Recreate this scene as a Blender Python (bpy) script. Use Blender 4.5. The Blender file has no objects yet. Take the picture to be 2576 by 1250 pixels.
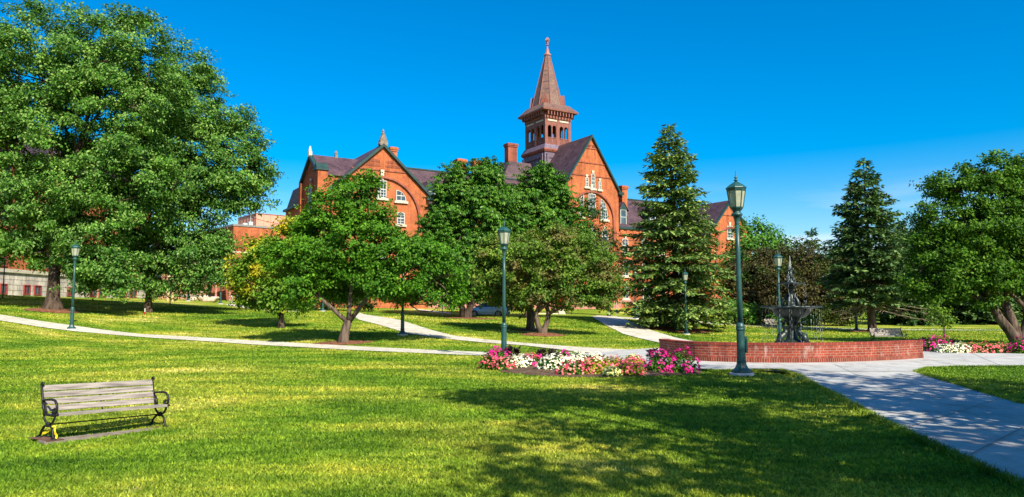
import bpy, bmesh, math, random
import numpy as np
from mathutils import Vector, Matrix, geometry

random.seed(7)
RNG = np.random.default_rng(7)
SC = bpy.context.scene
COL = SC.collection
PI = math.pi

# ------------------------------------------------------------------ camera
F, CX, CY, EYE = 1850.0, 1288.0, 625.0, 1.85
PITCH = math.atan(155 / F)
CP, SP = math.cos(PITCH), math.sin(PITCH)

def ray(u, v):
    a = (u - CX) / F; b = -(v - CY) / F
    y = CP - b * SP
    return a / y, (SP + b * CP) / y

def P(u, v, Y):
    a, c = ray(u, v)
    return Vector((a * Y, Y, EYE + c * Y))

cd = bpy.data.cameras.new('camera'); cam = bpy.data.objects.new('camera', cd); COL.objects.link(cam)
cam.location = (0, 0, EYE); cam.rotation_euler = (PI / 2 + PITCH, 0, 0)
cd.sensor_width = 36; cd.lens = 36 * F / 2576; cd.clip_start = 0.1; cd.clip_end = 5000
SC.camera = cam

# ------------------------------------------------------------------ light
SUN_EL = math.radians(41); SUN_AZ = math.atan2(0.50, -0.86)      # towards the sun, behind the camera and to the right
sun_vec = Vector((math.sin(SUN_AZ) * math.cos(SUN_EL), math.cos(SUN_AZ) * math.cos(SUN_EL), math.sin(SUN_EL)))
sl = bpy.data.lights.new('sun', 'SUN'); sl.energy = 5.0; sl.angle = math.radians(0.5); sl.color = (1, 0.92, 0.76)
so = bpy.data.objects.new('sun', sl); COL.objects.link(so)
so.rotation_euler = (-sun_vec).to_track_quat('-Z', 'Y').to_euler(); so.location = (40, -60, 60)

w = bpy.data.worlds.new('World'); SC.world = w; w.use_nodes = True
nt = w.node_tree; nt.nodes.clear()
n_out = nt.nodes.new('ShaderNodeOutputWorld'); n_bg = nt.nodes.new('ShaderNodeBackground')
n_sky = nt.nodes.new('ShaderNodeTexSky'); n_sky.sky_type = 'NISHITA'; n_sky.sun_disc = False
n_sky.sun_elevation = SUN_EL; n_sky.sun_rotation = SUN_AZ
n_sky.altitude = 100; n_sky.air_density = 1.0; n_sky.dust_density = 1.2; n_sky.ozone_density = 2.5
n_hs = nt.nodes.new('ShaderNodeHueSaturation'); n_hs.inputs['Saturation'].default_value = 1.75; n_hs.inputs['Value'].default_value = 1.15
n_hs.inputs['Hue'].default_value = 0.5
nt.links.new(n_sky.outputs[0], n_hs.inputs['Color'])
# thin clouds low over the horizon
n_tc = nt.nodes.new('ShaderNodeTexCoord'); n_mp = nt.nodes.new('ShaderNodeMapping'); n_mp.inputs['Scale'].default_value = (3, 3, 22)
n_nz = nt.nodes.new('ShaderNodeTexNoise'); n_nz.inputs['Scale'].default_value = 1.6; n_nz.inputs['Detail'].default_value = 5
nt.links.new(n_tc.outputs['Generated'], n_mp.inputs[0]); nt.links.new(n_mp.outputs[0], n_nz.inputs['Vector'])
n_r1 = nt.nodes.new('ShaderNodeMapRange'); n_r1.inputs[1].default_value = 0.48; n_r1.inputs[2].default_value = 0.72; n_r1.inputs[4].default_value = 0.32
nt.links.new(n_nz.outputs[0], n_r1.inputs[0])
n_sx = nt.nodes.new('ShaderNodeSeparateXYZ'); nt.links.new(n_tc.outputs['Generated'], n_sx.inputs[0])
n_r2 = nt.nodes.new('ShaderNodeMapRange'); n_r2.inputs[1].default_value = 0.17; n_r2.inputs[2].default_value = 0.09
n_r2.inputs[3].default_value = 0; n_r2.inputs[4].default_value = 1
nt.links.new(n_sx.outputs[2], n_r2.inputs[0])
n_mu = nt.nodes.new('ShaderNodeMath'); n_mu.operation = 'MULTIPLY'
nt.links.new(n_r1.outputs[0], n_mu.inputs[0]); nt.links.new(n_r2.outputs[0], n_mu.inputs[1])
n_mx = nt.nodes.new('ShaderNodeMix'); n_mx.data_type = 'RGBA'; n_mx.inputs[7].default_value = (9.5, 8.2, 9.2, 1)
nt.links.new(n_mu.outputs[0], n_mx.inputs[0]); nt.links.new(n_hs.outputs[0], n_mx.inputs[6])
nt.links.new(n_mx.outputs[2], n_bg.inputs[0]); n_bg.inputs[1].default_value = 0.088
nt.links.new(n_bg.outputs[0], n_out.inputs[0])

SC.view_settings.view_transform = 'Standard'; SC.view_settings.look = 'None'; SC.view_settings.exposure = 0.9; SC.view_settings.gamma = 1
SC.cycles.max_bounces = 6; SC.cycles.diffuse_bounces = 3; SC.cycles.transmission_bounces = 4; SC.cycles.glossy_bounces = 3
SC.cycles.use_denoising = True; SC.cycles.caustics_reflective = False; SC.cycles.caustics_refractive = False

# ------------------------------------------------------------------ materials
def new_mat(name):
    m = bpy.data.materials.new(name); m.use_nodes = True
    t = m.node_tree; b = t.nodes['Principled BSDF']
    return m, t, b

def ramp(t, fac, stops):
    r = t.nodes.new('ShaderNodeValToRGB'); e = r.color_ramp.elements
    while len(e) < len(stops): e.new(0.5)
    for el, (p, c) in zip(e, stops): el.position = p; el.color = (*c, 1)
    t.links.new(fac, r.inputs[0]); return r.outputs[0]

def noise(t, scale, detail=4, coord='Object', mapping=None, rough=0.55):
    tc = t.nodes.new('ShaderNodeTexCoord'); n = t.nodes.new('ShaderNodeTexNoise')
    n.inputs['Scale'].default_value = scale; n.inputs['Detail'].default_value = detail; n.inputs['Roughness'].default_value = rough
    src = tc.outputs[coord]
    if mapping:
        mp = t.nodes.new('ShaderNodeMapping'); mp.inputs['Scale'].default_value = mapping
        t.links.new(src, mp.inputs[0]); src = mp.outputs[0]
    t.links.new(src, n.inputs['Vector']); return n.outputs[0]

def mix(t, fac, a, b, mode='MIX'):
    m = t.nodes.new('ShaderNodeMix'); m.data_type = 'RGBA'; m.blend_type = mode
    for sock, val in ((0, fac), (6, a), (7, b)):
        if hasattr(val, 'is_linked') or isinstance(val, bpy.types.NodeSocket): t.links.new(val, m.inputs[sock])
        elif sock == 0: m.inputs[0].default_value = val
        else: m.inputs[sock].default_value = (*val, 1)
    return m.outputs[2]

def bump(t, b, h, dist=0.02, strength=0.5):
    n = t.nodes.new('ShaderNodeBump'); n.inputs['Distance'].default_value = dist; n.inputs['Strength'].default_value = strength
    t.links.new(h, n.inputs['Height']); t.links.new(n.outputs[0], b.inputs['Normal'])

def mat_noise(name, c1, c2, scale=3, rough=0.7, spec=0.3, metal=0.0, detail=5, mapping=None, bmp=0.0, lo=0.35, hi=0.65):
    m, t, b = new_mat(name)
    n = noise(t, scale, detail, mapping=mapping)
    t.links.new(ramp(t, n, [(lo, c1), (hi, c2)]), b.inputs['Base Color'])
    b.inputs['Roughness'].default_value = rough; b.inputs['Specular IOR Level'].default_value = spec; b.inputs['Metallic'].default_value = metal
    if bmp: bump(t, b, n, bmp, 0.6)
    return m

def mat_brick(name, c1, c2, mortar, coord='Object', scale=1.0, bw=0.22, rh=0.075, ms=0.012, swap=None, stain=0.0):
    m, t, b = new_mat(name)
    tc = t.nodes.new('ShaderNodeTexCoord'); br = t.nodes.new('ShaderNodeTexBrick')
    br.inputs['Scale'].default_value = scale; br.inputs['Brick Width'].default_value = bw; br.inputs['Row Height'].default_value = rh
    br.inputs['Mortar Size'].default_value = ms; br.inputs['Mortar Smooth'].default_value = 0.3; br.inputs['Bias'].default_value = 0.0
    br.inputs['Color1'].default_value = (*c1, 1); br.inputs['Color2'].default_value = (*c2, 1); br.inputs['Mortar'].default_value = (*mortar, 1)
    src = tc.outputs[coord]
    if coord == 'Object':            # (x+y, z) so that both wall directions get courses
        sx = t.nodes.new('ShaderNodeSeparateXYZ'); t.links.new(src, sx.inputs[0])
        ad = t.nodes.new('ShaderNodeMath'); ad.operation = 'ADD'; t.links.new(sx.outputs[0], ad.inputs[0]); t.links.new(sx.outputs[1], ad.inputs[1])
        cb = t.nodes.new('ShaderNodeCombineXYZ'); t.links.new(ad.outputs[0], cb.inputs[0]); t.links.new(sx.outputs[2], cb.inputs[1]); src = cb.outputs[0]
    t.links.new(src, br.inputs['Vector'])
    n = noise(t, 0.45, 6, rough=0.65); n2 = noise(t, 3.0, 4)
    c = mix(t, 1.0, br.outputs[0], ramp(t, n, [(0.3, (0.60, 0.56, 0.58)), (0.7, (1.18, 1.12, 1.08))]), 'MULTIPLY')
    c = mix(t, 1.0, c, ramp(t, n2, [(0.3, (0.8, 0.8, 0.8)), (0.7, (1.12, 1.12, 1.1))]), 'MULTIPLY')
    n4 = noise(t, 1.3, 5, mapping=(1, 1, 0.13), rough=0.7)
    c = mix(t, 1.0, c, ramp(t, n4, [(0.36, (0.66, 0.62, 0.62)), (0.55, (1.04, 1.03, 1.02))]), 'MULTIPLY')
    if stain:
        n3 = noise(t, 3.2, 6, mapping=(1, 1, 0.35), rough=0.75)
        f = ramp(t, n3, [(0.55, (0, 0, 0)), (0.72, (stain, stain, stain))])
        c = mix(t, f, c, (0.55, 0.47, 0.42))
    t.links.new(c, b.inputs['Base Color']); b.inputs['Roughness'].default_value = 0.85; b.inputs['Specular IOR Level'].default_value = 0.2
    bump(t, b, br.outputs['Fac'], -0.006 if coord == 'UV' else -0.01, 0.7)
    return m

def mat_leaf(name, dark, mid, lite, patch=None, pscale=0.35, trans=0.3, rough=0.55, spec=0.12, gain=1.0):
    m, t, b = new_mat(name)
    dark, mid, lite = [tuple(x * gain for x in q) for q in (dark, mid, lite)]
    g = t.nodes.new('ShaderNodeNewGeometry')
    c = ramp(t, g.outputs['Random Per Island'], [(0.0, dark), (0.5, mid), (1.0, lite)])
    n = noise(t, 0.55, 3)
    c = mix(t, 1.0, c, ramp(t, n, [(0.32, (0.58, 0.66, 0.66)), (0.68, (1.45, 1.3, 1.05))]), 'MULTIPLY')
    if patch:
        n2 = noise(t, pscale, 3)
        c = mix(t, ramp(t, n2, [(0.50, (0, 0, 0)), (0.62, (0.85, 0.85, 0.85))]), c, patch)
    t.links.new(c, b.inputs['Base Color']); b.inputs['Roughness'].default_value = rough; b.inputs['Specular IOR Level'].default_value = spec
    tr = t.nodes.new('ShaderNodeBsdfTranslucent')
    t.links.new(mix(t, 1.0, c, (1.3, 1.35, 0.6), 'MULTIPLY'), tr.inputs[0])
    ms = t.nodes.new('ShaderNodeMixShader'); ms.inputs[0].default_value = trans * 0.75
    t.links.new(b.outputs[0], ms.inputs[1]); t.links.new(tr.outputs[0], ms.inputs[2])
    t.links.new(ms.outputs[0], t.nodes['Material Output'].inputs[0])
    return m

def lawn_color(t):
    n1 = noise(t, 0.16, 5, rough=0.6)
    n2 = noise(t, 0.55, 5, mapping=(0.45, 1.4, 1), rough=0.65)
    n3 = noise(t, 9, 4, rough=0.75); n5 = noise(t, 2.6, 4, mapping=(0.5, 1.7, 1), rough=0.7)
    c = ramp(t, n1, [(0.3, (0.080, 0.175, 0.012)), (0.45, (0.172, 0.268, 0.020)), (0.57, (0.330, 0.355, 0.045)), (0.70, (0.56, 0.50, 0.15))])
    c = mix(t, 1.0, c, ramp(t, n2, [(0.32, (0.42, 0.56, 0.4)), (0.5, (0.95, 1, 0.95)), (0.66, (1.45, 1.25, 1.3))]), 'MULTIPLY')
    c = mix(t, 1.0, c, ramp(t, n3, [(0.3, (0.5, 0.58, 0.48)), (0.68, (1.35, 1.28, 1.3))]), 'MULTIPLY')
    n6 = noise(t, 1.1, 3)
    c = mix(t, ramp(t, n6, [(0.70, (0, 0, 0)), (0.76, (0.6, 0.6, 0.6))]), c, (0.42, 0.36, 0.16))
    c = mix(t, 1.0, c, ramp(t, n5, [(0.34, (0.6, 0.7, 0.55)), (0.64, (1.3, 1.2, 1.2))]), 'MULTIPLY')
    return c, n3

def mat_lawn():
    m, t, b = new_mat('lawn')
    c, n3 = lawn_color(t)
    n4 = noise(t, 45, 3, rough=0.7)
    c = mix(t, 1.0, c, ramp(t, n4, [(0.3, (0.6, 0.64, 0.6)), (0.68, (1.3, 1.25, 1.3))]), 'MULTIPLY')
    t.links.new(c, b.inputs['Base Color']); b.inputs['Roughness'].default_value = 0.9; b.inputs['Specular IOR Level'].default_value = 0.1
    bump(t, b, n4, 0.05, 0.9)
    return m

def mat_grass():
    m, t, b = new_mat('grass_blade')
    c, n3 = lawn_color(t)
    g = t.nodes.new('ShaderNodeNewGeometry')
    c = mix(t, 1.0, c, ramp(t, g.outputs['Random Per Island'], [(0, (0.42, 0.58, 0.4)), (0.55, (0.98, 1.08, 0.9)), (1, (1.55, 1.5, 1.5))]), 'MULTIPLY')
    t.links.new(c, b.inputs['Base Color']); b.inputs['Roughness'].default_value = 0.6; b.inputs['Specular IOR Level'].default_value = 0.2
    tr = t.nodes.new('ShaderNodeBsdfTranslucent'); t.links.new(c, tr.inputs[0])
    ms = t.nodes.new('ShaderNodeMixShader'); ms.inputs[0].default_value = 0.3
    t.links.new(b.outputs[0], ms.inputs[1]); t.links.new(tr.outputs[0], ms.inputs[2]); t.links.new(ms.outputs[0], t.nodes['Material Output'].inputs[0])
    return m

def mat_concrete(name, a, bb):
    m, t, b = new_mat(name)
    n = noise(t, 0.5, 6, rough=0.65); n2 = noise(t, 14, 4, rough=0.7); n3 = noise(t, 2.2, 5, mapping=(1, 0.5, 1), rough=0.7)
    c = ramp(t, n, [(0.3, a), (0.7, bb)])
    c = mix(t, 1.0, c, ramp(t, n2, [(0.3, (0.86, 0.86, 0.86)), (0.7, (1.08, 1.08, 1.08))]), 'MULTIPLY')
    c = mix(t, 1.0, c, ramp(t, n3, [(0.32, (0.66, 0.65, 0.63)), (0.52, (1, 1, 1))]), 'MULTIPLY')
    t.links.new(c, b.inputs['Base Color']); b.inputs['Roughness'].default_value = 0.85; b.inputs['Specular IOR Level'].default_value = 0.25
    bump(t, b, n2, 0.004, 0.5)
    return m

def mat_slate(name, c1, c2, c3):
    m, t, b = new_mat(name)
    tc = t.nodes.new('ShaderNodeTexCoord'); br = t.nodes.new('ShaderNodeTexBrick')
    sx = t.nodes.new('ShaderNodeSeparateXYZ'); t.links.new(tc.outputs['Object'], sx.inputs[0])
    ad = t.nodes.new('ShaderNodeMath'); ad.operation = 'ADD'; t.links.new(sx.outputs[0], ad.inputs[0]); t.links.new(sx.outputs[1], ad.inputs[1])
    cb = t.nodes.new('ShaderNodeCombineXYZ'); t.links.new(ad.outputs[0], cb.inputs[0]); t.links.new(sx.outputs[2], cb.inputs[1])
    t.links.new(cb.outputs[0], br.inputs['Vector']); br.inputs['Scale'].default_value = 1
    br.inputs['Brick Width'].default_value = 0.4; br.inputs['Row Height'].default_value = 0.28; br.inputs['Mortar Size'].default_value = 0.012
    br.inputs['Color1'].default_value = (*c1, 1); br.inputs['Color2'].default_value = (*c2, 1); br.inputs['Mortar'].default_value = (0.015, 0.01, 0.02, 1)
    n = noise(t, 0.6, 6, rough=0.7); n2 = noise(t, 3, 4)
    c = mix(t, ramp(t, n, [(0.4, (0, 0, 0)), (0.7, (0.7, 0.7, 0.7))]), br.outputs[0], c3)
    c = mix(t, 1.0, c, ramp(t, n2, [(0.3, (0.7, 0.7, 0.7)), (0.7, (1.25, 1.2, 1.2))]), 'MULTIPLY')
    t.links.new(c, b.inputs['Base Color']); b.inputs['Roughness'].default_value = 0.6; b.inputs['Specular IOR Level'].default_value = 0.4
    return m

M = {}
M['lawn'] = mat_lawn(); M['grass'] = mat_grass()
M['path'] = mat_concrete('path_concrete', (0.46, 0.43, 0.355), (0.58, 0.545, 0.45))
M['plaza'] = mat_concrete('plaza_concrete', (0.34, 0.345, 0.335), (0.46, 0.455, 0.43))
M['joint'] = mat_noise('joint', (0.16, 0.16, 0.15), (0.24, 0.24, 0.22), 4, 0.9)
M['padstone'] = mat_noise('bench_pad', (0.15, 0.125, 0.10), (0.24, 0.20, 0.165), 6, 0.9)
M['asphalt'] = mat_noise('asphalt', (0.10, 0.10, 0.11), (0.15, 0.15, 0.16), 6, 0.9)
M['soil'] = mat_noise('soil', (0.05, 0.032, 0.02), (0.15, 0.10, 0.065), 9, 0.95, 0.1, bmp=0.08)
M['mulch'] = mat_noise('mulch', (0.09, 0.035, 0.02), (0.24, 0.11, 0.06), 6, 0.95, 0.1, bmp=0.1)
M['brick'] = mat_brick('hall_brick', (0.50, 0.125, 0.038), (0.41, 0.095, 0.03), (0.42, 0.20, 0.10))
M['brick_dark'] = mat_brick('tower_brick', (0.30, 0.085, 0.05), (0.36, 0.11, 0.065), (0.30, 0.14, 0.10))
M['brick_tan'] = mat_brick('tan_brick', (0.45, 0.24, 0.13), (0.50, 0.28, 0.16), (0.42, 0.30, 0.20))
M['brick_wall'] = mat_brick('fountain_wall_brick', (0.33, 0.065, 0.036), (0.22, 0.040, 0.026), (0.36, 0.24, 0.18), coord='UV', bw=0.26, rh=0.088, ms=0.010, stain=0.5)
M['brick_soldier'] = mat_brick('fountain_soldier_brick', (0.26, 0.055, 0.030), (0.18, 0.034, 0.022), (0.34, 0.24, 0.18), coord='UV', bw=0.085, rh=0.26, ms=0.010)
M['brick_cap'] = mat_brick('fountain_cap_brick', (0.30, 0.058, 0.036), (0.22, 0.04, 0.028), (0.36, 0.22, 0.17), coord='UV', bw=0.27, rh=0.5, ms=0.010)
M['slate'] = mat_slate('roof_slate', (0.040, 0.021, 0.028), (0.070, 0.038, 0.046), (0.115, 0.068, 0.078))
M['slate_tower'] = mat_slate('tower_slate', (0.120, 0.066, 0.052), (0.165, 0.088, 0.068), (0.19, 0.125, 0.085))
M['slate_skirt'] = mat_slate('skirt_slate', (0.115, 0.085, 0.125), (0.145, 0.105, 0.145), (0.17, 0.13, 0.16))
M['trim'] = mat_noise('dark_green_trim', (0.014, 0.036, 0.034), (0.022, 0.056, 0.052), 2, 0.5)
M['terra'] = mat_noise('terracotta_trim', (0.175, 0.066, 0.050), (0.235, 0.090, 0.066), 2, 0.7)
M['stone'] = mat_noise('cream_stone', (0.42, 0.37, 0.27), (0.54, 0.49, 0.38), 3, 0.8)
M['greystone'] = mat_brick('rough_grey_stone', (0.66, 0.63, 0.56), (0.48, 0.46, 0.43), (0.22, 0.21, 0.20), bw=1.3, rh=0.55, ms=0.03)
M['redstone'] = mat_noise('red_stone', (0.30, 0.12, 0.09), (0.42, 0.20, 0.15), 2, 0.8)
M['white'] = mat_noise('white_paint', (0.42, 0.43, 0.38), (0.52, 0.52, 0.46), 3, 0.5)
M['redframe'] = mat_noise('red_paint', (0.22, 0.035, 0.03), (0.32, 0.05, 0.04), 3, 0.6)
M['peach'] = mat_noise('peach_panel', (0.58, 0.25, 0.165), (0.66, 0.30, 0.20), 0.4, 0.7)
M['glass'] = mat_noise('window_glass', (0.02, 0.035, 0.05), (0.06, 0.09, 0.11), 0.7, 0.08, 0.8)
M['iron'] = mat_noise('black_iron', (0.006, 0.006, 0.007), (0.016, 0.016, 0.018), 6, 0.5, 0.25)
M['rust'] = mat_noise('rust', (0.07, 0.035, 0.024), (0.16, 0.085, 0.055), 12, 0.8)
M['bronze'] = mat_noise('fountain_bronze', (0.004, 0.009, 0.008), (0.022, 0.038, 0.033), 7, 0.4, 0.5, 0.1, bmp=0.03)
M['teal'] = mat_noise('lamp_teal_paint', (0.008, 0.050, 0.048), (0.016, 0.076, 0.070), 3, 0.45, 0.5)
M['lampglass'] = mat_noise('lamp_frosted_glass', (0.27, 0.29, 0.21), (0.38, 0.39, 0.29), 5, 0.35, 0.5)
M['footing'] = mat_noise('speckled_footing', (0.38, 0.37, 0.36), (0.60, 0.58, 0.55), 30, 0.9)
M['bark'] = mat_noise('bark', (0.018, 0.012, 0.009), (0.095, 0.068, 0.050), 5, 0.95, 0.15, mapping=(1, 1, 0.25), bmp=0.12)
M['bark_lt'] = mat_noise('bark_light', (0.030, 0.021, 0.016), (0.150, 0.110, 0.082), 5, 0.95, 0.15, mapping=(1, 1, 0.25), bmp=0.12)
M['deadwood'] = mat_noise('dead_wood', (0.16, 0.13, 0.085), (0.30, 0.25, 0.17), 6, 0.9)
M['wood'] = mat_noise('weathered_slats', (0.12, 0.10, 0.095), (0.32, 0.285, 0.255), 3.5, 0.7, 0.3, mapping=(0.7, 9, 9), lo=0.3, hi=0.62)
M['tape'] = mat_noise('yellow_tape', (0.75, 0.55, 0.01), (0.85, 0.66, 0.03), 8, 0.4)
M['carpaint'] = mat_noise('pale_blue_car_paint', (0.42, 0.58, 0.80), (0.48, 0.64, 0.86), 1, 0.25, 0.6, 0.2)
M['tyre'] = mat_noise('tyre', (0.012, 0.012, 0.012), (0.025, 0.025, 0.025), 9, 0.85)
M['alloy'] = mat_noise('alloy', (0.45, 0.46, 0.48), (0.6, 0.6, 0.62), 4, 0.3, 0.5, 0.7)
M['headlight'] = mat_noise('headlight', (0.6, 0.65, 0.7), (0.8, 0.85, 0.9), 4, 0.1, 0.8)
M['redlamp'] = mat_noise('tail_lamp', (0.4, 0.01, 0.01), (0.5, 0.02, 0.02), 4, 0.2, 0.6)
M['plategreen'] = mat_noise('plate_green', (0.02, 0.14, 0.06), (0.03, 0.18, 0.08), 4, 0.5)
M['signgreen'] = mat_noise('sign_green', (0.008, 0.045, 0.035), (0.012, 0.06, 0.045), 3, 0.5)
M['boulder'] = mat_noise('boulder', (0.36, 0.27, 0.20), (0.58, 0.47, 0.36), 2, 0.9, bmp=0.1)
M['darkstone'] = mat_noise('weathered_stone', (0.14, 0.11, 0.085), (0.24, 0.19, 0.15), 3, 0.9)
M['steel'] = mat_noise('galvanised', (0.42, 0.43, 0.44), (0.56, 0.57, 0.58), 3, 0.4, 0.5, 0.5)
M['postwood'] = mat_noise('post_wood', (0.38, 0.28, 0.14), (0.52, 0.40, 0.22), 4, 0.8)
m_, t_, b_ = new_mat('water'); M['water'] = m_
t_.links.new(ramp(t_, noise(t_, 6), [(0.3, (0.75, 0.82, 0.88)), (0.7, (0.9, 0.93, 0.96))]), b_.inputs['Base Color'])
b_.inputs['Roughness'].default_value = 0.12; b_.inputs['IOR'].default_value = 1.33; b_.inputs['Transmission Weight'].default_value = 0.55

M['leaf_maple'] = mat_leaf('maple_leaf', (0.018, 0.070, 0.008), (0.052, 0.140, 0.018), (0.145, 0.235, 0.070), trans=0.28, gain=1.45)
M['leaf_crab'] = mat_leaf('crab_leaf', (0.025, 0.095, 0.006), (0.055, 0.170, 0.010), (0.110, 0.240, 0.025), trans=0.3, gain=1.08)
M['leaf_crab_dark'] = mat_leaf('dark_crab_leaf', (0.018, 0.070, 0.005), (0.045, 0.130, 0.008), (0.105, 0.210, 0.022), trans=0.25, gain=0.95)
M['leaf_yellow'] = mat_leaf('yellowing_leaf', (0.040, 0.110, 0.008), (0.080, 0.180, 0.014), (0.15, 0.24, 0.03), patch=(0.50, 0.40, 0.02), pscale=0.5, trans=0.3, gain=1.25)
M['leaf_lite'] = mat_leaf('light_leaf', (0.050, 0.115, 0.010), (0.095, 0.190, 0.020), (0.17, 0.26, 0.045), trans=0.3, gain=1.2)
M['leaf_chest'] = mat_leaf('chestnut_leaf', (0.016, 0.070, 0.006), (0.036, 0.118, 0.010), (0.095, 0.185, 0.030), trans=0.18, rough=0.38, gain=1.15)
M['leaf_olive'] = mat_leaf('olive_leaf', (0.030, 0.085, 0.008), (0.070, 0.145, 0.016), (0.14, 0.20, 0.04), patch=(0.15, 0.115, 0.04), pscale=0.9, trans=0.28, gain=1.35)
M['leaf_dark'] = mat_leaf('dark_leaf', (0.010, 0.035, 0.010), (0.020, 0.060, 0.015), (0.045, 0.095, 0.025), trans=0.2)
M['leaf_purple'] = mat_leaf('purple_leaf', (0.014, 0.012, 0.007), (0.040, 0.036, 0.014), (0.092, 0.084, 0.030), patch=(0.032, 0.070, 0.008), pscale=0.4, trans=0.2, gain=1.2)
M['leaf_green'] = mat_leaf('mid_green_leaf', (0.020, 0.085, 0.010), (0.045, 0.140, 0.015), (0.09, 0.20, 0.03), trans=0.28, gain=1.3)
M['needle'] = mat_leaf('spruce_needle', (0.012, 0.034, 0.008), (0.042, 0.076, 0.018), (0.105, 0.140, 0.042), trans=0.1, rough=0.55, gain=2.7)
M['needle_blue'] = mat_leaf('blue_needle', (0.010, 0.034, 0.010), (0.030, 0.062, 0.020), (0.070, 0.108, 0.040), trans=0.1, rough=0.55, gain=2.2)
M['needle_lt'] = mat_leaf('fir_needle', (0.014, 0.046, 0.012), (0.045, 0.090, 0.024), (0.12, 0.165, 0.06), trans=0.1, rough=0.55, gain=1.5)
M['fl_green'] = mat_leaf('flower_foliage', (0.020, 0.080, 0.008), (0.045, 0.130, 0.012), (0.09, 0.20, 0.03), trans=0.3)
M['fl_lime'] = mat_leaf('lime_foliage', (0.11, 0.19, 0.01), (0.24, 0.30, 0.015), (0.40, 0.40, 0.04), trans=0.3)
M['fl_dark'] = mat_leaf('plum_foliage', (0.016, 0.006, 0.014), (0.035, 0.014, 0.028), (0.060, 0.030, 0.045), trans=0.15)
M['pet_mag'] = mat_leaf('magenta_petal', (0.42, 0.008, 0.17), (0.58, 0.015, 0.26), (0.70, 0.05, 0.36), trans=0.25)
M['pet_pink'] = mat_leaf('pink_petal', (0.62, 0.05, 0.13), (0.74, 0.12, 0.17), (0.85, 0.36, 0.36), trans=0.25)
M['pet_coral'] = mat_leaf('coral_petal', (0.58, 0.03, 0.14), (0.74, 0.10, 0.18), (0.85, 0.36, 0.36), trans=0.25)
M['pet_white'] = mat_leaf('white_petal', (0.62, 0.62, 0.52), (0.76, 0.76, 0.66), (0.84, 0.84, 0.78), trans=0.2)
M['pet_cream'] = mat_leaf('cream_petal', (0.60, 0.60, 0.22), (0.72, 0.70, 0.32), (0.82, 0.80, 0.5), trans=0.2)

# ------------------------------------------------------------------ object helpers
def link(name, me, mat=None, parent=None, smooth=False):
    o = bpy.data.objects.new(name, me); COL.objects.link(o)
    if mat is not None and not me.materials: me.materials.append(mat)
    if smooth:
        me.polygons.foreach_set('use_smooth', np.ones(len(me.polygons), dtype=bool))
    if parent is not None: o.parent = parent
    return o

def tag(o, label=None, cat=None, group=None, kind=None):
    if label: o['label'] = label
    if cat: o['category'] = cat
    if group: o['group'] = group
    if kind: o['kind'] = kind
    return o

def thing(name, label, cat, loc=(0, 0, 0), rotz=0.0, group=None):
    o = bpy.data.objects.new(name, None); COL.objects.link(o); o.empty_display_size = 0.3
    o.location = loc; o.rotation_euler = (0, 0, rotz)
    return tag(o, label, cat, group)

def copy_tree(o, parent=None):
    c = o.copy(); COL.objects.link(c)
    if parent is not None: c.parent = parent
    for ch in list(o.children): copy_tree(ch, c)
    return c

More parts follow.
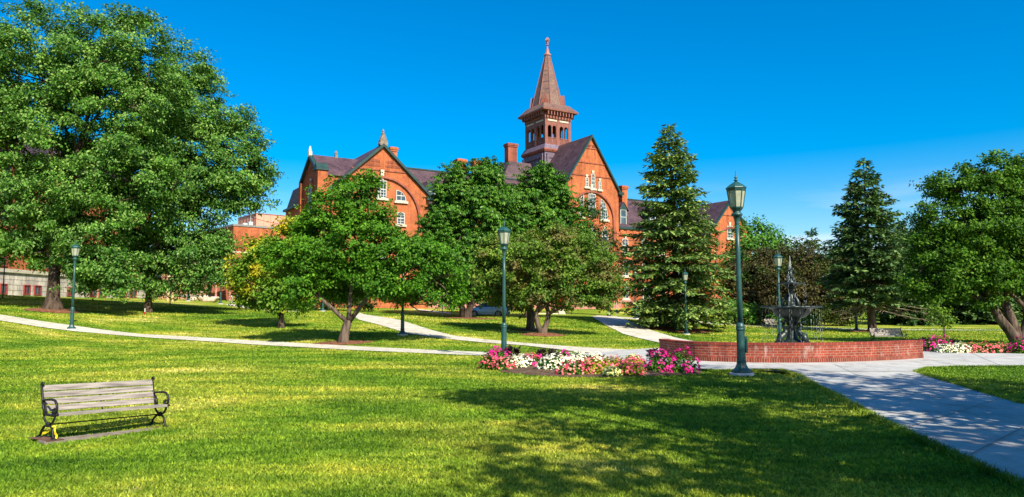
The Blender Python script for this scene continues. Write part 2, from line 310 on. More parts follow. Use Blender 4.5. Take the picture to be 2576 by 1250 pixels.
class MB:
    def __init__(s): s.v = []; s.f = []; s.uv = None
    def add(s, vs, fs):
        o = len(s.v); s.v += [tuple(q) for q in vs]; s.f += [tuple(i + o for i in q) for q in fs]; return s
    def box(s, x0, x1, y0, y1, z0, z1):
        return s.add([(x0, y0, z0), (x1, y0, z0), (x1, y1, z0), (x0, y1, z0), (x0, y0, z1), (x1, y0, z1), (x1, y1, z1), (x0, y1, z1)],
                     [(0, 3, 2, 1), (4, 5, 6, 7), (0, 1, 5, 4), (1, 2, 6, 5), (2, 3, 7, 6), (3, 0, 4, 7)])
    def prism(s, poly, mp, d0, d1):                     # poly of (a,b), mp(a,b,d) -> xyz
        n = len(poly)
        vs = [mp(a, b, d0) for a, b in poly] + [mp(a, b, d1) for a, b in poly]
        fs = [tuple(range(n))[::-1], tuple(range(n, 2 * n))] + [(i, (i + 1) % n, n + (i + 1) % n, n + i) for i in range(n)]
        return s.add(vs, fs)
    def ring(s, outer, inner, mp, d0, d1):
        n = len(outer)
        vs = [mp(a, b, d) for d in (d0, d1) for a, b in outer] + [mp(a, b, d) for d in (d0, d1) for a, b in inner]
        fs = []
        for i in range(n):
            j = (i + 1) % n
            fs += [(n + i, n + j, 3 * n + j, 3 * n + i), (i, j, n + j, n + i), (2 * n + j, 2 * n + i, 3 * n + i, 3 * n + j), (j, i, 2 * n + i, 2 * n + j)]
        return s.add(vs, fs)
    def tube(s, pts, rad, n=8, cap=True):
        pts = [Vector(q) for q in pts]
        if not hasattr(rad, '__len__'): rad = [rad] * len(pts)
        rings = []; vs = []; up = Vector((0, 0, 1)); prev = None
        for i, q in enumerate(pts):
            d = (pts[min(i + 1, len(pts) - 1)] - pts[max(i - 1, 0)])
            if d.length < 1e-9: d = Vector((0, 0, 1))
            d.normalize()
            if prev is None:
                a = d.orthogonal().normalized()
            else:
                a = prev - d * prev.dot(d)
                a = a.normalized() if a.length > 1e-6 else d.orthogonal().normalized()
            prev = a; b = d.cross(a)
            for k in range(n):
                th = 2 * PI * k / n
                vs.append(q + (a * math.cos(th) + b * math.sin(th)) * rad[i])
        fs = [(i * n + k, i * n + (k + 1) % n, (i + 1) * n + (k + 1) % n, (i + 1) * n + k) for i in range(len(pts) - 1) for k in range(n)]
        if cap: fs += [tuple(range(n))[::-1], tuple(range((len(pts) - 1) * n, len(pts) * n))]
        return s.add(vs, fs)
    def lathe(s, prof, n=24, c=(0, 0), off=0.0, amp=None):            # prof: (r,z)
        vs = []
        for r, z in prof:
            for k in range(n):
                th = 2 * PI * (k + off) / n
                rr = r * (1 + (amp[0] * math.cos(amp[1] * th) if amp else 0))
                vs.append((c[0] + rr * math.cos(th), c[1] + rr * math.sin(th), z))
        fs = [(i * n + k, i * n + (k + 1) % n, (i + 1) * n + (k + 1) % n, (i + 1) * n + k) for i in range(len(prof) - 1) for k in range(n)]
        fs += [tuple(range(n))[::-1], tuple(range((len(prof) - 1) * n, len(prof) * n))]
        return s.add(vs, fs)
    def build(s, name, mat, parent=None, smooth=False, bev=0.0):
        me = bpy.data.meshes.new(name); me.from_pydata(s.v, [], s.f)
        bm = bmesh.new(); bm.from_mesh(me); bmesh.ops.recalc_face_normals(bm, faces=bm.faces)
        if bev: bmesh.ops.bevel(bm, geom=bm.edges[:], offset=bev, segments=2, affect='EDGES')
        bm.to_mesh(me); bm.free(); me.update()
        return link(name, me, mat, parent, smooth)

def np_mesh(name, V, nper, mat, parent=None):           # V (N*nper,3): N separate n-gons
    N = len(V) // nper
    me = bpy.data.meshes.new(name)
    me.vertices.add(len(V)); me.vertices.foreach_set('co', np.ascontiguousarray(V, dtype=np.float32).ravel())
    me.loops.add(len(V)); me.loops.foreach_set('vertex_index', np.arange(len(V), dtype=np.int32))
    me.polygons.add(N); me.polygons.foreach_set('loop_start', np.arange(N, dtype=np.int32) * nper)
    try: me.polygons.foreach_set('loop_total', np.full(N, nper, dtype=np.int32))
    except Exception: pass
    me.update(calc_edges=True)
    return link(name, me, mat, parent)

def unit(a): return a / np.maximum(np.linalg.norm(a, axis=1, keepdims=True), 1e-9)

# ------------------------------------------------------------------ terrain
ANCH = [(0, 742, 72), (140, 783, 53), (0, 803, 42), (190, 838, 43.8), (390, 752, 97), (560, 766, 85), (660, 772, 80), (840, 785, 70),
        (905, 797, 60), (1015, 842, 43), (1173, 801, 66), (1363, 844, 46), (1334, 832, 50), (1210, 797.5, 71), (1350, 799, 70), (1487, 797, 71), (1595, 804, 72),
        (1722, 846, 55), (1700, 828, 60), (1600, 775, 105), (1300, 783, 90), (1000, 775, 85), (1850, 815, 74), (1950, 820, 72), (2100, 827, 70), (2400, 829, 68),
        (2185, 828, 70), (2000, 808, 95), (2350, 815, 90), (867, 866, 39.5), (640, 860, 41), (380, 847, 43), (1560, 830, 52), (1760, 846, 50)]
apts = [tuple(P(*q)) for q in ANCH]
for x, y in [(-30, 0), (-12, 0), (0, 0), (15, 0), (30, 0), (-18, 12), (-7, 11), (0, 12), (12, 12), (25, 12), (-14, 22), (-6, 22), (0, 22), (8, 22), (18, 22), (-16, 30), (-8, 32), (0, 30),
             (8, 30), (16, 32), (26, 34), (12, 40), (22, 42), (30, 45), (38, 60), (4, 36), (-1, 36), (-26, 28), (45, 80), (-7, 36), (0, -20), (-40, -10), (40, 0), (40, 30)]:
    apts.append((x, y, 0.0))
for x, y, z in [(-50, 60, 3.2), (-52, 90, 3.4), (-52, 110, 3.5), (-30, 110, 3.2), (0, 125, 2.4), (40, 120, 1.6), (60, 100, 0.5), (-45, 45, 2.3), (-45, 30, 1.4), (-40, 115, 3.3)]:
    apts.append((x, y, z))
A_ = np.array(apts); XY = A_[:, :2]; n_ = len(XY)
def tps(r2): return 0.5 * r2 * np.log(np.maximum(r2, 1e-12))
K = tps(((XY[:, None, :] - XY[None]) ** 2).sum(-1)) + np.eye(n_) * 12.0
Q = np.hstack([np.ones((n_, 1)), XY]); S_ = np.zeros((n_ + 3, n_ + 3)); S_[:n_, :n_] = K; S_[:n_, n_:] = Q; S_[n_:, :n_] = Q.T
WT = np.linalg.solve(S_, np.concatenate([A_[:, 2], np.zeros(3)]))
def smooth01(x): x = np.clip(x, 0, 1); return x * x * (3 - 2 * x)
def terr(x, y):
    x = np.atleast_1d(np.asarray(x, dtype=float)); y = np.atleast_1d(np.asarray(y, dtype=float))
    xx = np.clip(x, -55, 55); yy = np.clip(y, -15, 122)
    r2 = (xx[:, None] - XY[None, :, 0]) ** 2 + (yy[:, None] - XY[None, :, 1]) ** 2
    z = tps(r2) @ WT[:n_] + WT[n_] + WT[n_ + 1] * xx + WT[n_ + 2] * yy
    d = np.maximum.reduce([np.zeros_like(xx), yy - 27.0, (-xx - 0.0) * 0.8 + (yy - 27) * 0.2])
    return z * smooth01((d) / 13.0) - 0.13 * np.exp(-((x + 6.6) ** 2 + (y - 12.0) ** 2) / 9.0)
def tz(x, y): return float(terr([x], [y])[0])
YS = np.concatenate([np.arange(3.5, 40, 0.15), np.arange(40, 170, 0.4)])
def G(u, v):                                              # pixel -> point on the ground
    a, c = ray(u, v)
    d = EYE + c * YS - terr(a * YS, YS)
    i = np.argmax(d <= 0)
    if d[i] > 0: i = len(YS) - 1
    if i == 0: Y = YS[0]
    else:
        t = d[i - 1] / (d[i - 1] - d[i]); Y = YS[i - 1] + t * (YS[i] - YS[i - 1])
    return Vector((a * Y, Y, tz(a * Y, Y)))
def GY(u, Y):                                             # ground point on a picture column at a distance
    x = (u - CX) / F * Y / 0.9965
    return Vector((x, Y, tz(x, Y)))

gx = np.concatenate([[-900, -500, -300, -200, -140, -100, -80], np.arange(-66, -40, 2), np.arange(-40, 40, 0.7), np.arange(40, 70, 3), [75, 90, 120, 170, 250, 400, 900]])
gy = np.concatenate([[-300, -120, -60, -30, -15], np.arange(-8, 30, 1.0), np.arange(30, 90, 0.7), np.arange(90, 130, 2), [135, 150, 180, 230, 320, 500, 900, 1800]])
XX, YY = np.meshgrid(gx, gy); ZZ = terr(XX.ravel(), YY.ravel())
nx, ny = len(gx), len(gy)
me = bpy.data.meshes.new('lawn')
idx = np.arange(nx * ny).reshape(ny, nx)
fc = np.stack([idx[:-1, :-1], idx[:-1, 1:], idx[1:, 1:], idx[1:, :-1]], -1).reshape(-1, 4)
me.from_pydata(np.stack([XX.ravel(), YY.ravel(), ZZ], 1).tolist(), [], fc.tolist())
tag(link('lawn', me, M['lawn'], smooth=True), kind='structure')

def resample(pl, n):
    pl = np.array(pl, dtype=float); d = np.concatenate([[0], np.cumsum(np.linalg.norm(np.diff(pl, axis=0), axis=1))])
    t = np.linspace(0, d[-1], n); return np.stack([np.interp(t, d, pl[:, i]) for i in range(pl.shape[1])], 1)

def ribbon(name, top, bot, mat, lift, n=60, m=4):
    a = [G(*q) for q in resample(top, n)]; b = [G(*q) for q in resample(bot, n)]
    mb = MB(); vs = []
    for p, q in zip(a, b):
        for k in range(m + 1):
            r = p.lerp(q, k / m); vs.append((r.x, r.y, tz(r.x, r.y) + lift))
    fs = [(i * (m + 1) + k, i * (m + 1) + k + 1, (i + 1) * (m + 1) + k + 1, (i + 1) * (m + 1) + k) for i in range(n - 1) for k in range(m)]
    o = mb.add(vs, fs).build(name, mat, smooth=True)
    return tag(o, kind='structure')

path_polys = []      # world outlines, to keep grass blades off
L1t = [(-40, 790), (0, 792), (100, 808), (187, 820), (250, 829), (352, 841), (500, 849), (629, 857), (700, 861), (897, 872), (1072, 881), (1220, 887), (1357, 893), (1500, 893)]
L1b = [(-40, 803), (0, 807), (106, 824), (187, 834), (299, 844), (387, 851), (500, 858), (629, 867), (700, 871), (897, 882), (1072, 890), (1217, 896), (1357, 905), (1500, 915)]
L2t = [(905, 787), (914, 791), (1005, 805), (1085, 831), (1139, 845), (1220, 855), (1321, 864), (1427, 872), (1497, 877), (1668, 885), (1700, 887)]
L2b = [(893, 798), (903, 805), (951, 817), (1005, 833), (1032, 841), (1085, 848), (1139, 855), (1220, 863), (1321, 870), (1427, 883), (1503, 891), (1668, 905), (1700, 907)]
L3l = [(1487, 796), (1526, 820), (1568, 841), (1610, 852), (1670, 866), (1720, 880)]
L3r = [(1550, 796), (1575, 806), (1631, 829), (1698, 850), (1762, 863), (1860, 875)]
ribbon('path', L1t, L1b, M['path'], 0.030, 90)
ribbon('path', L2t, L2b, M['path'], 0.034, 70)
ribbon('path', L3l, L3r, M['path'], 0.038, 60)
ribbon('path', [(1500, 793.5), (1553, 797), (1650, 803), (1824, 813), (1950, 819), (2100, 825), (2300, 828), (2600, 829)],
       [(1500, 797), (1553, 801), (1650, 808), (1824, 818), (1950, 824), (2100, 829.5), (2300, 831.5), (2600, 832)], M['path'], 0.026, 70, 2)
ribbon('path', [(565, 765), (640, 766), (700, 771), (760, 781)], [(575, 769), (640, 779), (700, 785), (765, 784)], M['path'], 0.022, 30)
ribbon('path', [(1040, 776), (1134, 787)], [(1040, 778.5), (1134, 790)], M['path'], 0.02, 20, 2)

def flat_poly(name, pts, mat, lift):
    w = [G(*q) for q in pts]; vs = [(q.x, q.y, lift) for q in w]
    tri = geometry.tessellate_polygon([[Vector(q) for q in vs]])
    me = bpy.data.meshes.new(name); me.from_pydata(vs, [], [tuple(t) for t in tri]); me.update()
    bm = bmesh.new(); bm.from_mesh(me); bmesh.ops.recalc_face_normals(bm, faces=bm.faces)
    for f in bm.faces:
        if f.normal.z < 0: f.normal_flip()
    bm.to_mesh(me); bm.free()
    path_polys.append(np.array([(q[0], q[1]) for q in vs]))
    return tag(link(name, me, mat), kind='structure')
near_path = [(1895, 934), (1965, 934), (2006, 946), (2048, 971), (2110, 1002), (2213, 1060), (2337, 1118), (2462, 1176), (2576, 1226), (2800, 1335), (3300, 1335), (2576, 1020), (2503, 998), (2420, 973),
             (2337, 948), (2307, 937)]
plaza = [(1357, 897), (1500, 889), (1560, 883), (1640, 878), (1700, 874), (1800, 872), (1900, 872), (2100, 874), (2320, 884), (2440, 888.5), (2600, 890), (2900, 893), (2900, 924), (2576, 924), (2420, 925), (2337, 928), (2307, 937),
         (2200, 938), (2050, 937), (1895, 934.6), (1828, 935), (1741, 933), (1640, 925), (1500, 914), (1400, 906)]
flat_poly('path', near_path, M['plaza'], 0.034)
flat_poly('plaza', plaza, M['plaza'], 0.042)
# saw-cut joints across the concrete, proud by a few millimetres, in one sheet
mj = MB()
def joint(p, q, wd=0.009, z=0.047):
    a, b = G(*p), G(*q); d = (b - a); d.z = 0; d.normalize(); nrm = Vector((-d.y, d.x, 0)) * wd
    mj.add([(a + nrm)[:2] + (z,), (b + nrm)[:2] + (z,), (b - nrm)[:2] + (z,), (a - nrm)[:2] + (z,)], [(0, 1, 2, 3)])
for p, q in [((1985, 936), (2300, 935.5)), ((2100, 920), (2160, 948)), ((1860, 916), (1830, 934)),
             ((2320, 904), (2420, 924)), ((2440, 889), (2520, 924)), ((2160, 912), (2420, 916))]:
    joint(p, q)
for k in range(1, 6):
    f_ = (k / 6) ** 1.5
    le = resample([(1990, 941), (2110, 1002), (2337, 1118), (2576, 1226), (2800, 1335)], 200); ri = resample([(2307, 938), (2420, 974), (2576, 1021), (3300, 1335)], 200)
    joint(tuple(le[int(f_ * 199)]), tuple(ri[int(f_ * 120)]))
tag(mj.build('pavement_joint', M['joint']), kind='structure')

# ------------------------------------------------------------------ trees
def up_np(n): a = np.zeros((n, 3)); a[:, 2] = 1; return a

def leaf_cards(name, C, OUT, k, spread, size, aspect, mat, parent, rng, out_w=0.7, up_w=0.5, jit=0.55, droop=0.5, flat=0.6):
    n = len(C) * k
    Cc = np.repeat(C, k, 0); O = np.repeat(OUT, k, 0)
    pos = Cc + rng.normal(size=(n, 3)) * spread * np.array([1, 1, flat])
    nn = unit(O * out_w + up_np(n) * up_w + rng.normal(size=(n, 3)) * jit)
    d = rng.normal(size=(n, 3)) * 0.8 + O * 0.5 - up_np(n) * droop
    d = unit(d - nn * (d * nn).sum(1, keepdims=True)); s = np.cross(nn, d)
    L = (size * rng.uniform(0.65, 1.35, n))[:, None]; W = L * aspect
    fold = nn * W * 0.18
    V = np.stack([pos, pos + d * L * 0.42 + s * W * 0.5 - fold, pos + d * L, pos + d * L * 0.42 - s * W * 0.5 - fold], 1).reshape(-1, 3)
    return np_mesh(name, V, 4, mat, parent)

def rosettes(name, C, OUT, mat, parent, rng, size=0.42, nl=6):       # hanging palmate leaves
    n = len(C) * nl
    Cc = np.repeat(C, nl, 0); th = np.tile(np.arange(nl) * 2 * PI / nl, len(C)) + np.repeat(rng.uniform(0, 6.3, len(C)), nl)
    ax = unit(np.repeat(OUT * 0.45 + up_np(len(C)) * 0.8 + rng.normal(size=(len(C), 3)) * 0.25, nl, 0))
    ref = np.tile(np.array([[1.0, 0.13, 0.0]]), (n, 1)); a = unit(np.cross(ax, ref)); b = np.cross(ax, a)
    d = unit(a * np.cos(th)[:, None] + b * np.sin(th)[:, None] - up_np(n) * rng.uniform(0.35, 0.9, n)[:, None])
    s = unit(np.cross(ax, d)); nn = np.cross(d, s)
    L = (size * rng.uniform(0.7, 1.25, n))[:, None]; W = L * 0.36
    V = np.stack([Cc, Cc + d * L * 0.6 + s * W * 0.5, Cc + d * L - nn * 0.06, Cc + d * L * 0.6 - s * W * 0.5], 1).reshape(-1, 3)
    return np_mesh(name, V, 4, mat, parent)

def crown_points(lobes, rng, dens, sub, subr, spray=1.1):
    """lobes: (centre, radii); boughs spread over the lobes' outsides, clusters of twigs on each bough."""
    C0 = np.array([l[0] for l in lobes]); R0 = np.array([l[1] for l in lobes])
    B = []; BO = []; S = []
    for i, (c, r) in enumerate(zip(C0, R0)):
        area = 4 * PI * ((r[0] * r[1]) ** 1.6 / 3 + (r[0] * r[2]) ** 1.6 / 3 + (r[1] * r[2]) ** 1.6 / 3) ** (1 / 1.6)
        nb = max(6, int(area * dens))
        d = unit(rng.normal(size=(nb, 3)))
        rr = rng.choice([1.0, 0.72, 0.42], nb, p=[0.56, 0.28, 0.16]) * rng.uniform(0.86, 1.10, nb)
        p = c + d * r * rr[:, None]
        keep = np.ones(nb, bool)
        for j in range(len(C0)):
            if j != i: keep &= (((p - C0[j]) / R0[j]) ** 2).sum(1) > 0.45
        B.append(p[keep]); BO.append(unit(d[keep] / r)); S.append(np.full(keep.sum(), r.mean()))
    B = np.concatenate(B); BO = np.concatenate(BO); S = np.concatenate(S)
    m = sub
    T = np.repeat(B, m, 0); TO = np.repeat(BO, m, 0)
    off = rng.normal(size=T.shape) * subr * np.array([1, 1, 0.55])
    shoot = unit(BO * 0.8 + up_np(len(BO)) * 0.45 + rng.normal(size=BO.shape) * 0.25) * (subr * spray * rng.uniform(0.4, 1.3, len(BO)))[:, None]
    T = T + off * 0.8 + np.repeat(shoot, m, 0) * rng.uniform(-1, 1, len(T))[:, None]
    TO = unit(TO + unit(off + 1e-6) * 0.55)
    return B, BO, T, TO

def limb(mb, a, b, r0, r1, rng, sag=0.1, seg=5, n=6):
    a = np.array(a, float); b = np.array(b, float); L = np.linalg.norm(b - a)
    off = rng.normal(size=3) * L * 0.07
    pts = []; rad = []
    for i in range(seg + 1):
        t = i / seg
        p = a * (1 - t) + b * t + off * math.sin(PI * t) + np.array([0, 0, -sag * L * math.sin(PI * t)])
        pts.append(p); rad.append(r0 * (1 - t) + r1 * t)
    mb.tube(pts, rad, n)

def tree(name, label, base, Y, lobes_px, leafmat, bark, trunk_r, fork_h, seed, group='trees on the lawn', dens=0.5, sub=7, subr=0.5, k=9, spread=0.22, size=0.22,
         aspect=0.62, kind='leaf', lean=(0, 0), depth=0.85, stems=1, flare=1.5, droop=0.5, limbs=14, base_pt=None, trunk_top=None, spread_stem=0.5):
    rng = np.random.default_rng(seed)
    b = Vector(base_pt) if base_pt is not None else GY(base, Y)
    t = thing(name, label, 'tree', b, 0, group)
    lobes = []
    for q in lobes_px:
        u, v, ru, rv = q[:4]; dY = q[4] if len(q) > 4 else 0.0
        c = P(u, v, Y + dY) - b; s = (Y + dY) / F
        rx, rz = ru * s, rv * s
        lobes.append((np.array(c), np.array([rx, (rx + rz) / 2 * depth, rz])))
    B, BO, T, TO = crown_points(lobes, rng, dens, sub, subr)
    if kind == 'leaf':
        leaf_cards('crown', T, TO, k, spread, size, aspect, leafmat, t, rng, droop=droop)
    else:
        rosettes('crown', np.repeat(T, k, 0) + rng.normal(size=(len(T) * k, 3)) * spread, np.repeat(TO, k, 0), leafmat, t, rng, size)
    mb = MB()
    for si in range(stems):
        ang = rng.uniform(0, 6.3)
        sx, sy = (0, 0) if stems == 1 else ((si - (stems - 1) / 2) * spread_stem, rng.uniform(-.2, .2))
        fx, fy = lean[0] * fork_h + sx * 2.2, lean[1] * fork_h + sy * 2
        pts = [(sx * .3, sy * .3, -0.25), (sx * .35, sy * .35, 0.08), (sx * .5 + fx * 0.2, sy * .5 + fy * 0.2, fork_h * 0.3), (sx * .7 + fx * 0.55, sy * .7 + fy * 0.55, fork_h * 0.65), (fx, fy, fork_h)]
        tr = trunk_r / (1 if stems == 1 else 1.35)
        mb.tube(pts, [tr * flare * 1.15, tr * flare, tr * 1.05, tr * 0.92, tr * 0.8], 12)
        fork = np.array((fx, fy, fork_h))
        ends = []
        for j, (c, r) in enumerate(lobes):
            if j % stems != si: continue
            e = c + np.array([0, 0, -r[2] * 0.1])
            st_, r0_ = fork - np.array([0, 0, fork_h * 0.12]), tr * 0.55
            if len(ends) >= 3:
                cand = min(ends, key=lambda q: np.linalg.norm(q - c))
                if np.linalg.norm(cand - c) < 0.75 * np.linalg.norm(st_ - c): st_, r0_ = cand, tr * 0.24
            ends.append(e); limb(mb, st_, e, r0_, tr * 0.13, rng, -0.04, 6, 8)
            near = [q for q in B if (((q - c) / r) ** 2).sum() < 1.3]
            rng.shuffle(near)
            for q in near[:limbs]: limb(mb, c * 0.65 + fork * 0.35 if rng.random() < .4 else e, q, tr * 0.15, tr * 0.03, rng, 0.03, 4, 5)
    mb.build('trunk', bark, t, smooth=True)
    return t

def spruce(name, label, base, Y, apex, halfw, mat, seed, z_low=1.2, whorl=0.42, nb=9, droopk=0.30, needle=0.42, trunk_r=0.28, power=0.85, group='conifers on the lawn', gap=0.0, base_pt=None, dens=1.0, bark=None, lean=0.0):
    rng = np.random.default_rng(seed)
    b = Vector(base_pt) if base_pt is not None else GY(base, Y)
    t = thing(name, label, 'tree', b, 0, group)
    top = P(apex[0], apex[1], Y) - b; Hh = top.z; Rm = halfw * Y / F
    mb = MB(); mb.tube([(0, 0, -0.3), (0, 0, 0.3), (top.x * .5, top.y * .5, Hh * 0.5), (top.x, top.y, Hh * 0.98)], [trunk_r * 1.4, trunk_r, trunk_r * 0.55, 0.02], 10)
    V = []
    z = z_low
    while z < Hh - 0.15:
        tt = z / Hh
        Lz = Rm * min(1.0, (1 - tt) ** power * 1.12) * (0.82 if z < z_low + 1 else 1)
        n = max(6, int(nb * 1.25 * (0.6 + 0.4 * (1 - tt))))
        a0 = rng.uniform(0, 6.3)
        for i in range(n):
            if rng.random() < gap: continue
            a = a0 + 2 * PI * i / n + rng.normal() * 0.2
            L = max(0.25, Lz * rng.uniform(0.72, 1.12)); dx, dy = math.cos(a), math.sin(a)
            zz = z + rng.normal() * whorl * 0.35
            rise = (0.25 * (tt ** 1.5) - droopk * (1 - tt)) * rng.uniform(0.6, 1.4); curl = 0.28 * L * (1 - tt)
            cx, cy = top.x * tt, top.y * tt
            def bp(s): return np.array([cx + dx * L * s, cy + dy * L * s, zz + rise * L * s - 0.35 * curl * s + curl * 0.55 * s ** 2.5])
            mb.tube([bp(0), bp(0.5), bp(0.95)], [max(0.012, trunk_r * 0.16 * L / Rm), trunk_r * 0.09 * L / Rm + .006, 0.006], 4, False)
            m = max(4, int(L / 0.10 * dens))
            s = np.sort(rng.uniform(0.16, 1.0, m))
            for si in s:
                p = bp(si); side = rng.choice([-1, 1])
                tl = (0.28 + 0.75 * (1 - si)) * min(L, 2.4) * 0.42 + 0.15
                da = a + side * rng.uniform(0.45, 1.0)
                d = np.array([math.cos(da), math.sin(da), rng.uniform(-0.42, 0.08)])
                nn = max(2, int(tl / (needle * 0.42)))
                for j in range(nn):
                    q = p + d * tl * (j / nn); dd = d + rng.normal(size=3) * 0.32; dd[2] -= 0.12; dd /= np.linalg.norm(dd)
                    sv = np.cross(dd, rng.normal(size=3) * 0.45 + np.array([0, 0, 1])); sv /= np.linalg.norm(sv)
                    l = needle * rng.uniform(0.7, 1.3); wv = l * 0.42
                    V += [q, q + dd * l * 0.5 + sv * wv * 0.5, q + dd * l, q + dd * l * 0.5 - sv * wv * 0.5]
            p = bp(0.93); d = bp(1.0) - bp(0.85); d /= np.linalg.norm(d); sv = np.cross(d, (0, 0, 1)); sv /= np.linalg.norm(sv)
            for j in range(3):
                dd = d + sv * (j - 1) * 0.5; V += [p, p + dd * needle * .5 + sv * .06, p + dd * needle, p + dd * needle * .5 - sv * .06]
        z += whorl * 0.85 * (1.0 - 0.4 * tt) * rng.uniform(0.8, 1.2)
    for j in range(10):
        a = j * 0.7; q = np.array([top.x, top.y, Hh - 0.5 + 0.04 * j]); d = np.array([math.cos(a) * .35, math.sin(a) * .35, 0.8]); sv = np.array([-math.sin(a), math.cos(a), 0])
        V += [q, q + d * .25 + sv * .05, q + d * .5, q + d * .25 - sv * .05]
    mb.build('trunk', bark or M['bark'], t, smooth=True)
    np_mesh('crown', np.array(V), 4, mat, t)
    return t

tree('maple_tree', 'huge green maple with a thick flared trunk in red mulch behind the left lamp', 140, 53,
     [(120, 190, 190, 165), (270, 140, 150, 125), (40, 330, 150, 160), (210, 330, 170, 150), (330, 250, 130, 140), (60, 500, 140, 140), (200, 520, 130, 130), (-60, 250, 130, 170), (-50, 560, 90, 90),
      (110, 610, 75, 60), (240, 625, 80, 80), (265, 690, 55, 45), (20, 600, 70, 45), (330, 450, 100, 110), (245, 705, 62, 34), (310, 680, 45, 46), (190, 655, 50, 50)],
     M['leaf_maple'], M['bark'], 0.43, 3.4, 11, 'large maples at the left', dens=0.50, sub=18, subr=0.50, k=18, spread=0.20, size=0.20, aspect=0.6, depth=0.8, flare=1.75, limbs=8, droop=0.8)
tree('maple_tree', 'broad green maple with a slim trunk, right of the huge trunk, branches against the sky', 379, 58,
     [(430, 230, 110, 120), (500, 310, 110, 120), (570, 410, 95, 100), (614, 440, 66, 58), (430, 420, 120, 130), (480, 520, 90, 100), (400, 560, 110, 110), (480, 620, 80, 75), (430, 660, 90, 60), (350, 660, 60, 60),
      (620, 505, 45, 28), (645, 380, 36, 45), (548, 635, 40, 52), (470, 695, 80, 32), (560, 690, 36, 30), (385, 695, 50, 34), (330, 560, 70, 90)],
     M['leaf_maple'], M['bark'], 0.24, 3.0, 12, 'large maples at the left', dens=0.50, sub=18, subr=0.50, k=18, spread=0.20, size=0.20, aspect=0.6, depth=0.8, limbs=7, droop=0.8)
tree('crabapple_tree', 'bright green spreading crabapple with a leaning forked trunk by the near path', 867, 39.5,
     [(740, 690, 65, 42), (1010, 655, 95, 75), (900, 620, 120, 75), (865, 490, 62, 58), (928, 458, 22, 30), (950, 572, 74, 56), (830, 560, 75, 62), (790, 640, 85, 55), (1085, 700, 62, 55), (870, 690, 100, 50, 2.0),
      (985, 715, 85, 42), (770, 725, 70, 42), (1125, 735, 34, 28), (845, 742, 36, 24, 1.6), (700, 650, 45, 35), (920, 700, 70, 50, 2.0), (1040, 735, 70, 28), (800, 600, 60, 50), (1085, 640, 46, 48), (1128, 690, 38, 42), (1112, 745, 48, 24)],
     M['leaf_crab'], M['bark_lt'], 0.25, 1.25, 13, 'crabapple trees on the slope', dens=1.31, sub=15, subr=0.30, k=14, spread=0.14, size=0.155, aspect=0.66, lean=(0.22, 0.0), limbs=10, flare=1.25, depth=0.9)
tree('crabapple_tree', 'yellowing low tree behind the bright green crabapple, in front of the flat brick building', 712, 50,
     [(672, 636, 36, 36), (690, 670, 70, 52), (630, 690, 42, 50), (722, 612, 40, 50), (610, 720, 30, 22), (680, 730, 80, 32), (745, 560, 30, 36), (645, 640, 30, 45), (635, 745, 46, 22), (700, 757, 60, 22), (750, 750, 36, 24), (650, 715, 60, 34)],
     M['leaf_yellow'], M['bark'], 0.17, 1.3, 14, 'crabapple trees on the slope', dens=1.05, sub=12, subr=0.32, k=13, spread=0.2, size=0.22, limbs=8)
tree('chestnut_tree', 'dark green chestnut with layered drooping leaves on the sunny slope left of the blue car', 1173, 66,
     [(1190, 450, 55, 48), (1150, 500, 62, 55), (1215, 510, 55, 60), (1110, 560, 58, 55), (1185, 590, 80, 70), (1095, 620, 40, 35), (1150, 660, 78, 60), (1215, 665, 50, 70), (1160, 715, 55, 45), (1240, 580, 30, 60)],
     M['leaf_chest'], M['bark'], 0.40, 2.2, 15, 'chestnut trees below the hall', dens=0.53, sub=12, subr=0.48, k=7, spread=0.26, size=0.32, kind='rosette', limbs=8, stems=2, spread_stem=0.55)
tree('chestnut_tree', 'dark green chestnut with layered drooping leaves directly below the spired tower', 1330, 69,
     [(1355, 462, 48, 46), (1300, 500, 55, 50), (1390, 510, 52, 48), (1340, 550, 80, 60), (1270, 570, 50, 60), (1420, 555, 42, 34), (1350, 610, 110, 60), (1450, 590, 34, 28), (1260, 640, 50, 60), (1400, 660, 70, 60)],
     M['leaf_chest'], M['bark'], 0.36, 2.4, 16, 'chestnut trees below the hall', dens=0.53, sub=12, subr=0.48, k=7, spread=0.26, size=0.33, kind='rosette', limbs=6)
tree('crabapple_tree', 'olive green crabapple with a split scarred trunk in a tan mulch ring', 1363, 46,
     [(1400, 625, 70, 46), (1330, 640, 70, 52), (1460, 655, 72, 56), (1390, 690, 110, 58), (1500, 700, 56, 44), (1470, 730, 75, 34), (1540, 735, 26, 28), (1400, 740, 90, 34), (1430, 620, 60, 40), (1355, 740, 60, 30), (1505, 745, 50, 22)],
     M['leaf_olive'], M['bark_lt'], 0.24, 1.5, 17, 'crabapple trees on the slope', dens=1.26, sub=15, subr=0.30, k=14, spread=0.15, size=0.16, limbs=10, stems=2, spread_stem=0.38, flare=1.3)
tree('crabapple_tree', 'olive green crabapple whose trunk stands just behind the tall middle lamp', 1334, 50,
     [(1290, 640, 62, 56), (1250, 690, 55, 52), (1310, 700, 70, 50), (1230, 640, 30, 30), (1275, 740, 70, 34), (1340, 600, 50, 30)],
     M['leaf_olive'], M['bark_lt'], 0.26, 1.7, 18, 'crabapple trees on the slope', dens=1.22, sub=12, subr=0.32, k=13, spread=0.18, size=0.21, limbs=8, flare=1.3)
tree('small_tree', 'small dark thin-leaved tree against the central brick gable', 1530, 80,
     [(1490, 560, 26, 52), (1515, 620, 38, 40), (1550, 650, 36, 32), (1480, 520, 14, 26), (1570, 665, 26, 18), (1540, 600, 18, 28)],
     M['leaf_dark'], M['bark'], 0.14, 3.0, 19, 'small trees near the hall', dens=0.70, sub=6, subr=0.5, k=8, spread=0.26, size=0.27, limbs=6)
